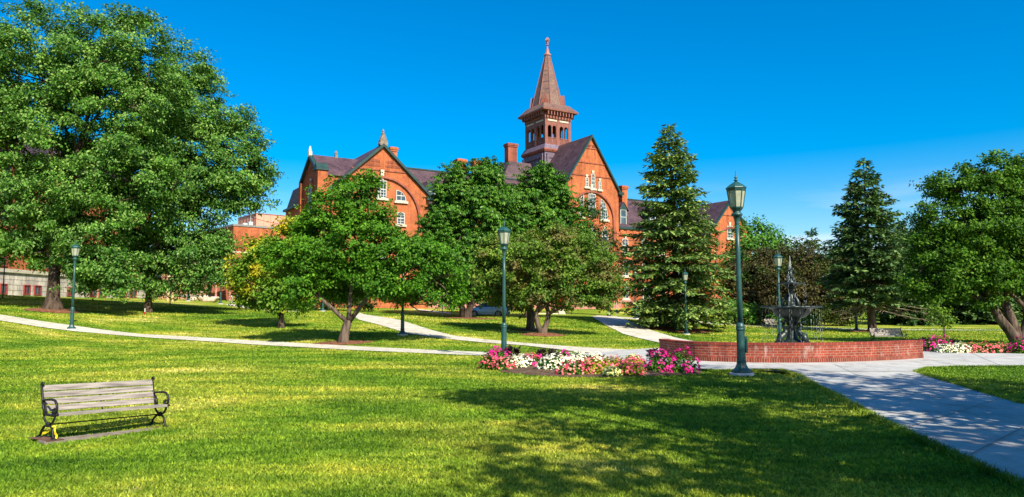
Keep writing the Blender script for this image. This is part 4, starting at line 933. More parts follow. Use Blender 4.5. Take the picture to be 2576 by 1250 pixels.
# ------------------------------------------------------------------ flower beds
def bed(name, pts, h):
    w_ = [G(*q) for q in pts]; c = sum(w_, Vector()) / len(w_); mb = MB(); n = len(w_)
    w2 = [c + (q - c) * .62 for q in w_]
    vs = [(q.x, q.y, .012) for q in w_] + [(q.x, q.y, h) for q in w2] + [(c.x, c.y, h * 1.15)]
    fs = [(i, (i + 1) % n, n + (i + 1) % n, n + i) for i in range(n)] + [(n + i, n + (i + 1) % n, 2 * n) for i in range(n)]
    path_polys.append(np.array([(q.x, q.y) for q in w_]))
    return tag(mb.add(vs, fs).build(name, M['soil'], smooth=True), kind='structure')
bed('flower_bed_soil', [(1212, 912), (1230, 925), (1265, 937), (1330, 944), (1420, 949), (1530, 950), (1640, 947), (1720, 944), (1770, 938), (1745, 926), (1640, 916), (1500, 905), (1380, 898), (1260, 897), (1222, 903)], 0.13)
bed('flower_bed_soil', [(2318, 884), (2330, 889), (2440, 891.5), (2600, 893), (2800, 896), (2800, 878), (2600, 872), (2440, 872), (2330, 873)], 0.10)

def plant(kind, label, u, v, wpx, hpx, seed, group):
    rng = np.random.default_rng(seed); g = G(u, v); s = g.y / F
    rx, hh = wpx * s / 2 * 1.3, hpx * s * 1.1
    fol, pet, nm, cat = {'mag': ('fl_green', 'pet_mag', 'magenta_flower_bush', 'flowers'), 'pink': ('fl_green', 'pet_pink', 'pink_flower_plant', 'flowers'), 'coral': ('fl_lime', 'pet_coral', 'coral_flower_plant', 'flowers'),
                         'coralg': ('fl_green', 'pet_coral', 'coral_flower_plant', 'flowers'), 'white': ('fl_green', 'pet_white', 'white_flower_plant', 'flowers'), 'cream': ('fl_green', 'pet_cream', 'cream_flower_plant', 'flowers'),
                         'plum': ('fl_dark', None, 'plum_leaved_plant', 'plant'), 'lime': ('fl_lime', None, 'lime_grass_tuft', 'plant')}[kind]
    t = thing(nm, label, cat, (g.x, g.y, g.z + .05), 0, group)
    ry = max(rx * 0.7, 0.22)
    if kind in ('plum', 'lime'):
        V = []
        for i in range(34 if kind == 'plum' else 60):
            a = rng.uniform(0, 6.3); q = np.array([rx * .55 * math.cos(a) * rng.random(), ry * .5 * math.sin(a) * rng.random(), hh * rng.uniform(.0, .6)])
            n_l = 3 if kind == 'plum' else 1
            for j in range(n_l):
                b_ = a + rng.normal() * .9; d = np.array([math.cos(b_) * .7, math.sin(b_) * .7, rng.uniform(.25, 1.1)]); d /= np.linalg.norm(d)
                l = hh * rng.uniform(.35, .6); sv = np.cross(d, rng.normal(size=3)); sv /= np.linalg.norm(sv); wv = l * (.26 if kind == 'plum' else .07)
                V += [q, q + d * l * .5 + sv * wv * .5, q + d * l - np.array([0, 0, l * .2]), q + d * l * .5 - sv * wv * .5]
        np_mesh('foliage', np.array(V), 4, M[fol], t); return t
    n = int(150 + 900 * rx * ry)
    d = unit(rng.normal(size=(n, 3))); d[:, 2] = np.abs(d[:, 2])
    bumpy = 1 + 0.16 * np.sin(d[:, 0] * 7 + seed) * np.cos(d[:, 1] * 6 + seed)
    C = d * np.array([rx, ry, hh * .92]) * (rng.uniform(.55, 1.0, n) * bumpy)[:, None]
    leaf_cards('foliage', C, d, 3, .03, .085, .6, M[fol], t, rng)
    nb = int({'white': 2.3, 'cream': 2.2, 'pink': 1.35, 'coral': 1.2, 'coralg': 1.25, 'mag': 1.3}[kind] * (60 + 240 * rx * ry + 120 * rx * hh))
    d = unit(rng.normal(size=(nb, 3)) + np.array([0, -0.25, 0.15])); d[:, 2] = np.abs(d[:, 2])
    if kind == 'mag':                                   # blossoms gather in heads
        nc = max(9, nb // 8); hd = unit(rng.normal(size=(nc, 3)) + np.array([0, -.2, .5])); hd[:, 2] = np.abs(hd[:, 2])
        d = unit(np.repeat(hd, 8, 0) + rng.normal(size=(nc * 8, 3)) * .10); nb = len(d)
    bumpy = 1 + 0.16 * np.sin(d[:, 0] * 7 + seed) * np.cos(d[:, 1] * 6 + seed)
    C = d * np.array([rx, ry, hh]) * (rng.uniform(.98, 1.10, nb) * bumpy)[:, None]
    nn = unit(d + rng.normal(size=(nb, 3)) * .35 + np.array([0, -.15, .25])); a = unit(np.cross(nn, rng.normal(size=(nb, 3)))); b = np.cross(nn, a)
    rr = rng.uniform(.028, .047, nb)[:, None] * (1.12 if kind == 'mag' else 1.0)
    V = np.stack([C + (a * math.cos(2 * PI * k / 10) + b * math.sin(2 * PI * k / 10)) * rr * (1.0 if k % 2 == 0 else .62) + nn * (0.012 if k % 2 == 0 else 0) for k in range(10)], 1).reshape(-1, 3)
    np_mesh('blossoms', V, 10, M[pet], t); return t

G1, G2 = 'plants in the bed left of the brick wall', 'plants in the bed right of the brick wall'
FL = [('mag', 'tall magenta flowers at the left end of the front bed, by the lamp post', 1250, 910, 56, 28), ('pink', 'pink flower mound at the left tip of the front bed', 1236, 928, 46, 26), ('pink', 'pink flower mound below the lamp post', 1270, 931, 48, 27),
      ('plum', 'tall plum-leaved plant just right of the bed lamp post', 1291, 905, 44, 36), ('lime', 'lime grass tuft behind the left white flowers', 1306, 908, 20, 20), ('white', 'left white flower mound in the front bed', 1308, 930, 66, 27), ('pink', 'small pink flower patch behind the left white mound', 1338, 912, 44, 18),
      ('mag', 'magenta flowers with green leaves between two white mounds', 1350, 930, 58, 27), ('plum', 'plum-leaved plant behind the magenta flowers of the front bed', 1384, 905, 36, 27), ('plum', 'slender plum-leaved plant behind the small pink patch', 1361, 902, 18, 24),
      ('mag', 'small magenta flowers at the back of the front bed, mid way', 1420, 906, 30, 18), ('plum', 'low plum-leaved plant between magenta flowers at the back', 1405, 906, 34, 20), ('white', 'largest white flower mound, spilling toward the grass', 1398, 936, 68, 36), ('white', 'white flower mound behind the lime leaves', 1452, 921, 56, 26), ('white', 'white flower mound at the back right of the front bed', 1495, 921, 56, 25),
      ('lime', 'lime leaves in front of the back white flowers', 1455, 922, 40, 14), ('coralg', 'coral flowers at the front edge below the white mounds', 1440, 944, 56, 26), ('coral', 'coral flowers with lime leaves left of the cream patch', 1490, 943, 60, 34), ('cream', 'pale cream flower patch at the front edge', 1540, 947, 34, 17),
      ('coral', 'coral flowers behind the cream patch', 1540, 932, 60, 28), ('lime', 'lime grass tuft rising above the coral flowers', 1500, 925, 26, 26), ('coral', 'coral flowers right of the cream patch, at the front', 1585, 945, 56, 34), ('coral', 'coral flowers next to the large magenta bush', 1598, 925, 40, 22), ('cream', 'small cream flowers at the back beside the plum plant', 1590, 912, 26, 14),
      ('plum', 'plum-leaved plant left of the large magenta bush', 1646, 912, 30, 34), ('mag', 'large magenta bush at the right end of the front bed, left half', 1662, 938, 72, 44), ('mag', 'large magenta bush at the right end of the front bed, right half', 1712, 938, 66, 48)]
FR = [('mag', 'dark-leaved magenta bush against the end of the brick wall', 2348, 886, 52, 33), ('mag', 'second magenta bush, between the wall end bush and the white flowers', 2378, 884, 34, 30), ('white', 'white flowers in the right bed, left half', 2384, 889, 44, 18), ('white', 'white flowers in the right bed, right half', 2414, 889, 42, 20), ('coralg', 'coral flowers beside the white flowers of the right bed', 2440, 889, 42, 20),
      ('pink', 'pink flowers left of the lime plant in the right bed', 2474, 889, 46, 21), ('lime', 'lime plant behind the pink flowers of the right bed', 2491, 882, 30, 18), ('pink', 'pink flowers right of the lime plant in the right bed', 2512, 889.5, 46, 20), ('coralg', 'coral flowers below the leaning trunks', 2545, 890, 40, 20), ('mag', 'magenta bush at the right edge of the picture', 2570, 891, 46, 36), ('mag', 'magenta bush beyond the right edge of the picture', 2612, 892, 46, 34),
      ('plum', 'plum-leaved plant at the back of the right bed', 2396, 872, 22, 20), ('plum', 'plum-leaved plant touching the end of the brick wall', 2331, 874, 20, 24)]
for i, q in enumerate(FL): plant(*q, 300 + i, G1)
for i, q in enumerate(FR): plant(*q, 400 + i, G2)

# ------------------------------------------------------------------ buildings
def frontmap(b): return lambda s, z, d: (s, b - d, z)              # wall facing local -y
def sidemap(x): return lambda s, z, d: (x - d, s, z)               # wall facing local -x
def scale_poly(p, f, g=None):
    cx_ = (min(a for a, _ in p) + max(a for a, _ in p)) / 2; cz_ = (min(b for _, b in p) + max(b for _, b in p)) / 2
    g = f if g is None else g
    return [(cx_ + (a - cx_) * f, cz_ + (b - cz_) * g) for a, b in p]
def outline(style, s, z0, w_, h):
    l, r = s - w_ / 2, s + w_ / 2
    if style == 'rect': return [(l, z0), (r, z0), (r, z0 + h), (l, z0 + h)]
    if style == 'arch':
        zc = z0 + h - w_ / 2
        return [(l, z0), (r, z0)] + [(s + w_ / 2 * math.cos(k * PI / 10), zc + w_ / 2 * math.sin(k * PI / 10)) for k in range(11)]
    if style == 'seg':
        return [(l, z0), (r, z0)] + [(s + w_ / 2 * math.cos(k * PI / 8), z0 + h - w_ * .18 + w_ * .18 * math.sin(k * PI / 8)) for k in range(9)]
    if style == 'qr': return [(l, z0), (r, z0)] + [(l + w_ * math.cos(k * PI / 16), z0 + h * math.sin(k * PI / 16)) for k in range(1, 9)]
    if style == 'ql': return [(l, z0), (r, z0)] + [(r - w_ * math.sin(k * PI / 16), z0 + h * math.cos(k * PI / 16)) for k in range(0, 8)]
def window(parent, mp, style, s, z0, w_, h, nx=1, ny=3, fm='white', sill=True, key=None, deep=0.0, keyc=False):
    o = outline(style, s, z0, w_, h)
    win = MB().prism(scale_poly(o, .97), mp, -.05, .045).build('window', M['glass'], parent)
    fw = 0.085
    fr = MB().ring(o, scale_poly(o, 1 - 2 * fw / w_, 1 - 2 * fw / h), mp, -.04, .13)
    lim = scale_poly(o, .93)
    for k in range(1, nx + 1):
        a = s - w_ / 2 + w_ * k / (nx + 1)
        zt = z0 + h * .96
        if style == 'arch': zt = z0 + h - w_ / 2 + math.sqrt(max(0, (w_ / 2) ** 2 - (a - s) ** 2)) * .95
        if style == 'qr': zt = z0 + h * math.sqrt(max(0, 1 - ((a - s + w_ / 2) / w_) ** 2)) * .97
        if style == 'ql': zt = z0 + h * math.sqrt(max(0, 1 - ((s + w_ / 2 - a) / w_) ** 2)) * .97
        fr.prism([(a - .028, z0 + .05), (a + .028, z0 + .05), (a + .028, zt), (a - .028, zt)], mp, .03, .085)
    for k in range(1, ny + 1):
        zz = z0 + h * k / (ny + 1); l, r = s - w_ * .47, s + w_ * .47; tk = .05 if k == (ny + 1) // 2 else .026
        if style == 'arch' and zz > z0 + h - w_ / 2: hw = math.sqrt(max(0, (w_ / 2) ** 2 - (zz - z0 - h + w_ / 2) ** 2)) * .95; l, r = s - hw, s + hw
        if style == 'qr': r = s - w_ / 2 + w_ * math.sqrt(max(0, 1 - ((zz - z0) / h) ** 2)) * .97
        if style == 'ql': l = s + w_ / 2 - w_ * math.sqrt(max(0, 1 - ((zz - z0) / h) ** 2)) * .97
        if r - l > .1: fr.prism([(l, zz - tk), (r, zz - tk), (r, zz + tk), (l, zz + tk)], mp, .032, .088)
    fr.build('frame', M[fm], win)
    if sill: MB().prism([(s - w_ / 2 - .22, z0 - .26), (s + w_ / 2 + .22, z0 - .26), (s + w_ / 2 + .22, z0 - .01), (s - w_ / 2 - .22, z0 - .01)], mp, -.05, .22).build('sill', M['stone'], win)
    if key: MB().prism([(s - .16, z0 + h + .05), (s + .16, z0 + h + .05), (s + .22, z0 + h + key), (s - .22, z0 + h + key)], mp, -.05, .15).build('keystone', M['stone'], win)
    return win
def gable_roof(mb, x0, x1, y0, y1, ze, zr, axis, th=.22, oh=.35):
    """two slabs; axis 'y': ridge runs along y"""
    if axis == 'y':
        xm = (x0 + x1) / 2; k = (zr - ze) / (xm - x0)
        for e in (-1, 1):
            xe = x0 - oh if e < 0 else x1 + oh; zo = ze - k * oh
            vs = [(xe, y0, zo), (xm, y0, zr), (xm, y1, zr), (xe, y1, zo)]; mb.add(vs + [(a, b, c + th) for a, b, c in vs], [(0, 1, 2, 3), (7, 6, 5, 4), (0, 4, 5, 1), (1, 5, 6, 2), (2, 6, 7, 3), (3, 7, 4, 0)])
    else:
        ym = (y0 + y1) / 2; k = (zr - ze) / (ym - y0)
        for e in (-1, 1):
            ye = y0 - oh if e < 0 else y1 + oh; zo = ze - k * oh
            vs = [(x0, ye, zo), (x0, ym, zr), (x1, ym, zr), (x1, ye, zo)]; mb.add(vs + [(a, b, c + th) for a, b, c in vs], [(0, 1, 2, 3), (7, 6, 5, 4), (0, 4, 5, 1), (1, 5, 6, 2), (2, 6, 7, 3), (3, 7, 4, 0)])
    return mb
def verge(mb, mp, s0, sm, s1, ze, zr, w_=.30, d0=-.1, d1=.36, oh=.45):
    k = (zr - ze) / (sm - s0)
    for e in (-1, 1):
        a = s0 - oh if e < 0 else s1 + oh; za = ze - k * oh
        mb.prism([(a, za - w_ * .55), (sm, zr - w_ * .55), (sm, zr + w_ * .75), (a, za + w_ * .75)], mp, d0, d1)
    return mb
def arch_ring(s, zc, r, wd, zb, n=24):
    out = [(s + (r + wd) * math.cos(PI * k / n), zc + (r + wd) * math.sin(PI * k / n)) for k in range(n + 1)]; inn = [(s + r * math.cos(PI * k / n), zc + r * math.sin(PI * k / n)) for k in range(n + 1)]
    return [(s + r + wd, zb)] + out + [(s - r - wd, zb)] + [(s - r, zb)] + inn[::-1] + [(s + r, zb)]
def chimney(parent, x, y, z0, z1, wx=1.3, wy=.9, mat='brick'):
    mb = MB(); mb.box(x - wx / 2, x + wx / 2, y - wy / 2, y + wy / 2, z0, z1 - .55); mb.box(x - wx / 2 - .09, x + wx / 2 + .09, y - wy / 2 - .09, y + wy / 2 + .09, z1 - .55, z1 - .35)
    mb.box(x - wx / 2 - .16, x + wx / 2 + .16, y - wy / 2 - .16, y + wy / 2 + .16, z1 - .35, z1 - .08); mb.box(x - wx / 2 - .05, x + wx / 2 + .05, y - wy / 2 - .05, y + wy / 2 + .05, z1 - .08, z1)
    return mb.build('chimney', M[mat], parent)

HA = math.radians(31); HO = P(1487, 337, 100); ZB = 2.0
hex_, hey = math.cos(HA), math.sin(HA)
def HL(u, v, b):                                        # pixel -> (along facade, height above the hall's base) on the plane b behind its front
    a, c = ray(u, v); Y = (b + HO.x * -hey + HO.y * hex_) / (a * -hey + hex_); x = a * Y
    return (x - HO.x) * hex_ + (Y - HO.y) * hey, EYE + c * Y - ZB
hall = thing('brick_hall', 'long red brick hall with steep slate gables and a central tower with a spire', 'building', (HO.x, HO.y, ZB), HA)
Z = lambda z: z - ZB
# walls
wm = MB()
wm.prism([(-4.7, -2), (4.7, -2), (4.7, Z(18.5)), (0, Z(25.7)), (-4.7, Z(18.5))], frontmap(0), -16, 0); wm.build('central_wall', M['brick'], hall)
wm = MB(); wm.box(4.7, 22.5, 2.0, 13, -2, Z(13.7)); wm.box(-24.5, -4.7, 2.0, 13, -2, Z(14.4)); wm.box(4.7, 22.5, 1.72, 2.0, Z(12.6), Z(13.72)); wm.box(4.7, 22.5, 1.9, 2.0, -2, .9)
for k in range(14): wm.box(5.1 + k * 1.2, 5.7 + k * 1.2, 1.62, 1.72, Z(12.75), Z(13.3))
wm.build('wing_wall', M['brick'], hall)
wm = MB(); wm.prism([(-36.2, -2), (-24.4, -2), (-24.4, Z(15.6)), (-30.3, Z(20.9)), (-36.2, Z(15.6))], frontmap(0), -15, 0); wm.build('pavilion_wall', M['brick'], hall)
wm = MB(); wm.prism([(.9, -2), (8.3, -2), (8.3, Z(17.2)), (4.6, Z(19.7)), (.9, Z(17.2))], sidemap(-37.3), -7, 0)
wm.box(-37.75, -36.6, .35, 1.5, -2, Z(17.6)); wm.box(-37.7, -37.2, 7.6, 8.5, -2, Z(17.0)); wm.box(-36.9, -26, 8.4, 17, -2, Z(14.6)); wm.box(-37.05, -36.9, 8.4, 17.1, Z(13.4), Z(14.62))
wm.prism(arch_ring(4.6, Z(15.6), .95, .28, Z(12.4)), sidemap(-37.3), -.05, .2)
wm.build('side_wall', M['brick'], hall)
wm = MB(); wm.prism([(22.3, -2), (31.5, -2), (31.5, Z(13.6)), (26.9, Z(18.7)), (22.3, Z(13.6))], frontmap(0), -15, 0); wm.build('far_pavilion_wall', M['brick'], hall)
# stone plinth
pm = MB(); pm.box(-24.4, -4.8, 1.8, 2.0, -1.5, .9); pm.box(4.8, 22.3, 1.78, 1.9, .9, 1.25); pm.box(-4.85, 4.85, -.18, 0, -1.5, 1.0); pm.build('plinth', M['redstone'], hall)
# roofs
rm = MB(); gable_roof(rm, -4.7, 4.7, -.25, 9.5, Z(18.5), Z(25.75), 'y'); rm.build('central_roof', M['slate'], hall)
rm = MB(); gable_roof(rm, 4.75, 22.4, 1.9, 13.1, Z(13.8), Z(18.7), 'x'); rm.build('right_roof', M['slate'], hall)
rm = MB(); gable_roof(rm, -24.6, -4.75, 1.9, 12.1, Z(14.5), Z(19.8), 'x'); rm.build('left_roof', M['slate'], hall)
rm = MB(); gable_roof(rm, -36.2, -24.4, -.25, 15, Z(15.6), Z(20.95), 'y'); rm.build('pavilion_roof', M['slate'], hall)
rm = MB(); gable_roof(rm, -37.55, -31.0, .9, 8.3, Z(17.2), Z(19.75), 'x', oh=.25); rm.prism([(8.4, Z(14.6)), (17.1, Z(14.6)), (13.5, Z(17.0)), (10, Z(17.0))], lambda y, z, d: (-37.1 + d, y, z), 0, 11); rm.build('side_roof', M['slate'], hall)
rm = MB(); gable_roof(rm, 22.3, 31.5, -.25, 15, Z(13.6), Z(18.75), 'y'); rm.build('far_pavilion_roof', M['slate'], hall)
# hipped block behind the tower at the left
rm = MB(); rm.add([(-9.5, 9, Z(19)), (-1, 9, Z(19)), (-1, 17, Z(19)), (-9.5, 17, Z(19)), (-6.4, 11.2, Z(23.6)), (-1, 11.2, Z(23.6)), (-1, 15.2, Z(23.6)), (-6.4, 15.2, Z(23.6))], [(0, 1, 5, 4), (1, 2, 6, 5), (2, 3, 7, 6), (3, 0, 4, 7), (4, 5, 6, 7), (3, 2, 1, 0)]); rm.build('rear_roof', M['slate'], hall)
MB().box(-9.2, -1, 9.3, 16.8, -2, Z(19)).build('rear_wall', M['brick'], hall)
# trims
tm = MB(); verge(tm, frontmap(0), -4.7, 0, 4.7, Z(18.5), Z(25.75)); tm.box(-5.35, -4.55, -.4, .6, Z(18.0), Z(18.35)); tm.box(4.55, 5.4, -.4, .6, Z(18.0), Z(18.35)); tm.build('bargeboard', M['trim'], hall)
tm = MB(); verge(tm, frontmap(0), -36.2, -30.3, -24.4, Z(15.6), Z(20.95)); tm.box(-24.8, -23.6, -.4, .8, Z(14.95), Z(15.35)); tm.build('bargeboard', M['trim'], hall)
tm = MB(); verge(tm, sidemap(-37.3), .9, 4.6, 8.3, Z(17.2), Z(19.75), w_=.3, oh=.3); tm.build('bargeboard', M['trim'], hall)
tm = MB(); verge(tm, frontmap(0), 22.3, 26.9, 31.5, Z(13.6), Z(18.75)); tm.build('bargeboard', M['trim'], hall)
def gutter(*a): MB().box(*a).build('gutter', M['trim'], hall)
gutter(4.75, 22.3, 1.45, 1.7, Z(13.45), Z(13.8)); gutter(-24.4, -4.75, 1.45, 1.75, Z(14.15), Z(14.5)); gutter(-37.4, -36.6, 8.5, 17.3, Z(14.62), Z(14.9)); gutter(4.75, 22.3, 7.38, 7.62, Z(18.9), Z(19.08)); gutter(-24.6, -4.75, 6.88, 7.12, Z(20.0), Z(20.18))
cp = MB(); cp.prism([(.2, Z(17.6)), (1.65, Z(17.6)), (.93, Z(18.35))], sidemap(-37.9), -1.35, 0); cp.box(-38.0, -36.5, .2, 1.65, Z(17.45), Z(17.62)); cp.build('pier_cap', M['trim'], hall)
# blind arches, string courses and bands of patterned brick
am = MB(); am.prism(arch_ring(-.05, Z(14.3), 3.62, .24, Z(10.6)), frontmap(0), -.05, .26); am.build('arch_moulding', M['brick_dark'], hall)
am = MB(); am.prism(arch_ring(-30.3, Z(12.6), 4.5, .24, Z(8.5)), frontmap(0), -.05, .26); am.build('arch_moulding', M['brick_dark'], hall)
am = MB(); am.prism(arch_ring(26.9, Z(11.2), 3.3, .22, Z(8)), frontmap(0), -.05, .24); am.build('arch_moulding', M['brick_dark'], hall)
def course(*a): MB().box(*a).build('string_course', M['brick_dark'], hall)
sm = MB()
for z, hw in ((20.15, 3.55), (21.95, 2.4), (24.0, 1.05)): course(-hw, hw, -.09, 0, Z(z), Z(z) + .13)
course(-34.4 + .4, -26.6 - .0, -.09, 0, Z(17.95), Z(17.95) + .13); course(25.3, 28.5, -.09, 0, Z(16.5), Z(16.5) + .13)
for e in (-1, 1): course(*(sorted((e * 3.95, e * 4.72))), -.09, 0, Z(12.5), Z(12.5) + .13)
course(4.7, 22.3, 1.92, 2.0, Z(11.9), Z(11.9) + .12); course(4.7, 22.3, 1.92, 2.0, Z(8.3), Z(8.3) + .12); course(-37.42, -37.3, 2.2, 7.0, Z(18.15), Z(18.28)); course(-37.42, -37.3, 1.5, 7.7, Z(14.6), Z(14.73))
for k in range(11):
    for r in range(2):
        for e in (-1, 1): a = -30.3 + e * (.35 + k * .17) + (0 if e > 0 else -.1); sm.box(a, a + .10, -.07, 0, Z(18.45 + r * .5), Z(18.75 + r * .5))
for k in range(6):
    for e in (-1, 1): a = e * (.14 + k * .11) - .03; sm.box(a, a + .06, -.07, 0, Z(24.25), Z(24.55))
sm.build('patterned_brick', M['brick_dark'], hall)
# windows of the central gable
for u0, u1, v0, v1, kk in [(1471.5, 1479.5, 445, 470, .35), (1486, 1496, 436, 474.5, .4), (1504.5, 1511.5, 455, 477, .35)]:
    s0, zt = HL(u0, v0, 0); s1, zb = HL(u1, v1, 0); window(hall, frontmap(0), 'arch', (s0 + s1) / 2, zb, (s1 - s0), zt - zb, 1, 3, key=kk)
s0, zt = HL(1479.4, 487, 0); s1, zb = HL(1497, 541, 0); window(hall, frontmap(0), 'rect', (s0 + s1) / 2, zb, s1 - s0, zt - zb, 2, 5, key=1.35)
s0, zt = HL(1510, 501, 0); s1, zb = HL(1528, 553, 0); window(hall, frontmap(0), 'qr', (s0 + s1) / 2, zb, s1 - s0, zt - zb, 2, 5)
s0, zt = HL(1454, 487, 0); s1, zb = HL(1468, 545, 0); window(hall, frontmap(0), 'ql', (s0 + s1) / 2, zb, s1 - s0, zt - zb, 2, 5)
for u0, u1, v0, v1 in [(1513, 1529, 576, 623), (1481, 1497, 574, 622), (1450, 1464, 572, 620), (1513, 1529, 655, 700), (1481, 1497, 655, 700)]:
    s0, zt = HL(u0, v0, 0); s1, zb = HL(u1, v1, 0); window(hall, frontmap(0), 'arch', (s0 + s1) / 2, zb, s1 - s0, zt - zb, 1, 4, key=.4)
# left pavilion
s0, zt = HL(950, 453, 0); s1, zb = HL(971, 499, 0); window(hall, frontmap(0), 'rect', (s0 + s1) / 2, zb, s1 - s0, zt - zb, 2, 5, key=1.25)
s0, zt = HL(996, 478, 0); s1, zb = HL(1021, 507, 0); window(hall, frontmap(0), 'qr', (s0 + s1) / 2, zb, s1 - s0, zt - zb, 1, 1)
s0, zt = HL(902, 470, 0); s1, zb = HL(926, 500, 0); window(hall, frontmap(0), 'ql', (s0 + s1) / 2, zb, s1 - s0, zt - zb, 1, 1)
for u0, u1 in ((998, 1017), (950, 970), (905, 924)):
    for v0, v1 in ((533, 565), (610, 650)):
        s0, zt = HL(u0, v0, 0); s1, zb = HL(u1, v1, 0); window(hall, frontmap(0), 'seg', (s0 + s1) / 2, zb, s1 - s0, zt - zb, 1, 3)
window(hall, sidemap(-37.3), 'arch', 4.6, Z(12.9), 1.5, 3.4, 1, 3, key=.8)
for y in (3.3, 5.6): window(hall, sidemap(-37.3), 'arch', y, Z(7.6), 1.1, 2.5, 1, 3, key=.4)
# right wing, left wing
for s in (7.5, 11.0, 14.5, 18.0):
    for v0, v1 in ((600, 636), (661, 694), (715, 751)):
        _, zt = HL(1575, v0, 2); _, zb = HL(1575, v1, 2); window(hall, frontmap(2), 'seg', s - (0 if s > 8 else .1), zb, 1.05, zt - zb, 1, 3, key=.35)
for s in (-21, -17.5, -14, -10.5, -7):
    for z in (3.3, 7.2, 11.0): window(hall, frontmap(2), 'seg', s, Z(z), 1.1, 2.1, 1, 3, key=.35)
for z in (11.4,):
    s0, zt = HL(1828, 568, 0); s1, zb = HL(1843, 600, 0); window(hall, frontmap(0), 'rect', (s0 + s1) / 2, zb, s1 - s0, zt - zb, 1, 3, key=.6)
# entrance
s0, zt = HL(1617, 726, 2); s1, zb = HL(1635, 770, 2)
dr = MB().prism([(s0, zb), (s1, zb), (s1, zt), (s0, zt)], frontmap(2), -.1, .06).build('door', M['signgreen'], hall)
fr = MB().ring([(s0 - .15, zb), (s1 + .15, zb), (s1 + .15, zt + .2), (s0 - .15, zt + .2)], [(s0, zb), (s1, zb), (s1, zt), (s0, zt)], frontmap(2), 0, .2)
for k in (1, 2): fr.box(s0 + (s1 - s0) * k / 3 - .06, s0 + (s1 - s0) * k / 3 + .06, 1.82, 1.93, zb, zt)
fr.build('door_frame', M['white'], dr)
MB().prism([(s0 + .9, zb + 1.0), (s0 + 1.35, zb + 1.0), (s0 + 1.35, zb + 1.5), (s0 + .9, zb + 1.5)], frontmap(2), .06, .08).build('notice', M['white'], dr)
st = MB()
for k in range(5): st.box(s0 - 1.2, s1 + 1.6, 1.5 - .35 * (5 - k), 1.78, -1.0 + 0, zb - .04 - (4 - k) * .17)
st.build('front_steps', M['stone'], hall)
hr = MB()
for x in (s0 - 1.0, s1 + 1.4):
    hr.tube([(x, 1.6, zb + .9), (x, -.1, zb + .2)], .03, 6); hr.tube([(x, 1.6, zb - .1), (x, 1.6, zb + .9)], .03, 6); hr.tube([(x, -.1, zb - .9), (x, -.1, zb + .2)], .03, 6)
hr.build('handrail', M['iron'], hall)
# dormers
def dormer(s, yb, z0, w_, h, yr):
    d = MB(); d.box(s - w_ / 2, s + w_ / 2, yb, yr, z0, z0 + h); dd = d.build('dormer', M['trim'], hall)
    MB().prism([(s - w_ / 2 - .05, z0 + h), (s + w_ / 2 + .05, z0 + h), (s, z0 + h + w_ * .62)], frontmap(yb), -.3, .16).build('pediment', M['trim'], dd)
    r = MB(); gable_roof(r, s - w_ / 2, s + w_ / 2, yb - .25, yr + 1.5, z0 + h, z0 + h + w_ * .66, 'y', th=.1, oh=.18); r.build('dormer_roof', M['slate'], dd)
    o = outline('rect', s, z0 + .25, w_ * .62, h - .35); MB().prism(o, frontmap(yb), -.02, .04).build('pane', M['glass'], dd)
    f = MB().ring(scale_poly(o, 1.2, 1.1), o, frontmap(yb), 0, .09); f.prism([(s - w_ * .31, z0 + .25 + (h - .35) / 2 - .04), (s + w_ * .31, z0 + .25 + (h - .35) / 2 - .04), (s + w_ * .31, z0 + .25 + (h - .35) / 2 + .04), (s - w_ * .31, z0 + .25 + (h - .35) / 2 + .04)], frontmap(yb), .02, .07); f.build('dormer_frame', M['white'], dd)
dormer(7.4, 2.3, Z(14.0), 1.5, 2.4, 5.0); dormer(13.0, 2.3, Z(14.0), 1.5, 2.4, 5.0); dormer(18.6, 2.3, Z(14.0), 1.5, 2.4, 5.0)
dormer(-23.1, 2.6, Z(15.2), 1.9, 1.4, 5.4); dormer(-15, 2.6, Z(15.2), 1.9, 1.4, 5.4)
# chimneys
s_, z_ = HL(1285, 362, 13); chimney(hall, s_, 13, Z(20), z_, 1.55, 1.1, 'brick_dark')
s_, z_ = HL(1158, 401, 8); chimney(hall, s_, 8, Z(18), z_, 1.2, 1.0); s_, z_ = HL(1200, 406, 8); chimney(hall, s_, 8, Z(18), z_, 1.2, 1.0)
s_, z_ = HL(1566, 468, 4.5); chimney(hall, s_, 4.5, Z(14), z_, 1.0, 1.0); s_, z_ = HL(988, 371, 4); chimney(hall, s_, 4, Z(17.5), z_, .8, .8)
# finials on the left pavilion
fm = MB(); fm.box(-30.75, -29.85, -.35, .35, Z(20.9), Z(21.5)); fm.prism([(-30.85, Z(21.1)), (-29.75, Z(21.1)), (-29.95, Z(21.75)), (-30.15, Z(22.25)), (-30.45, Z(22.25)), (-30.65, Z(21.75))], frontmap(0), -.25, .25); fm.lathe([(.14, Z(22.2)), (.2, Z(22.4)), (.1, Z(22.55)), (.15, Z(22.7)), (.03, Z(22.9))], 10, (-30.3, 0)); fm.build('finial', M['darkstone'], hall)
fm = MB(); fm.box(-37.7, -37.3, 4.4, 4.8, Z(19.7), Z(20.3)); fm.lathe([(.2, Z(20.3)), (.14, Z(20.7)), (.05, Z(20.95))], 10, (-37.5, 4.6)); fm.build('finial', M['stone'], hall)
s_, z_ = HL(845, 405, 4.6); fm = MB(); fm.box(s_ - .15, s_ + .15, 4.45, 4.75, Z(19.6), Z(20.3)); fm.lathe([(.16, Z(20.3)), (.2, Z(20.5)), (.05, Z(20.75))], 10, (s_, 4.6)); fm.build('finial', M['darkstone'], hall)
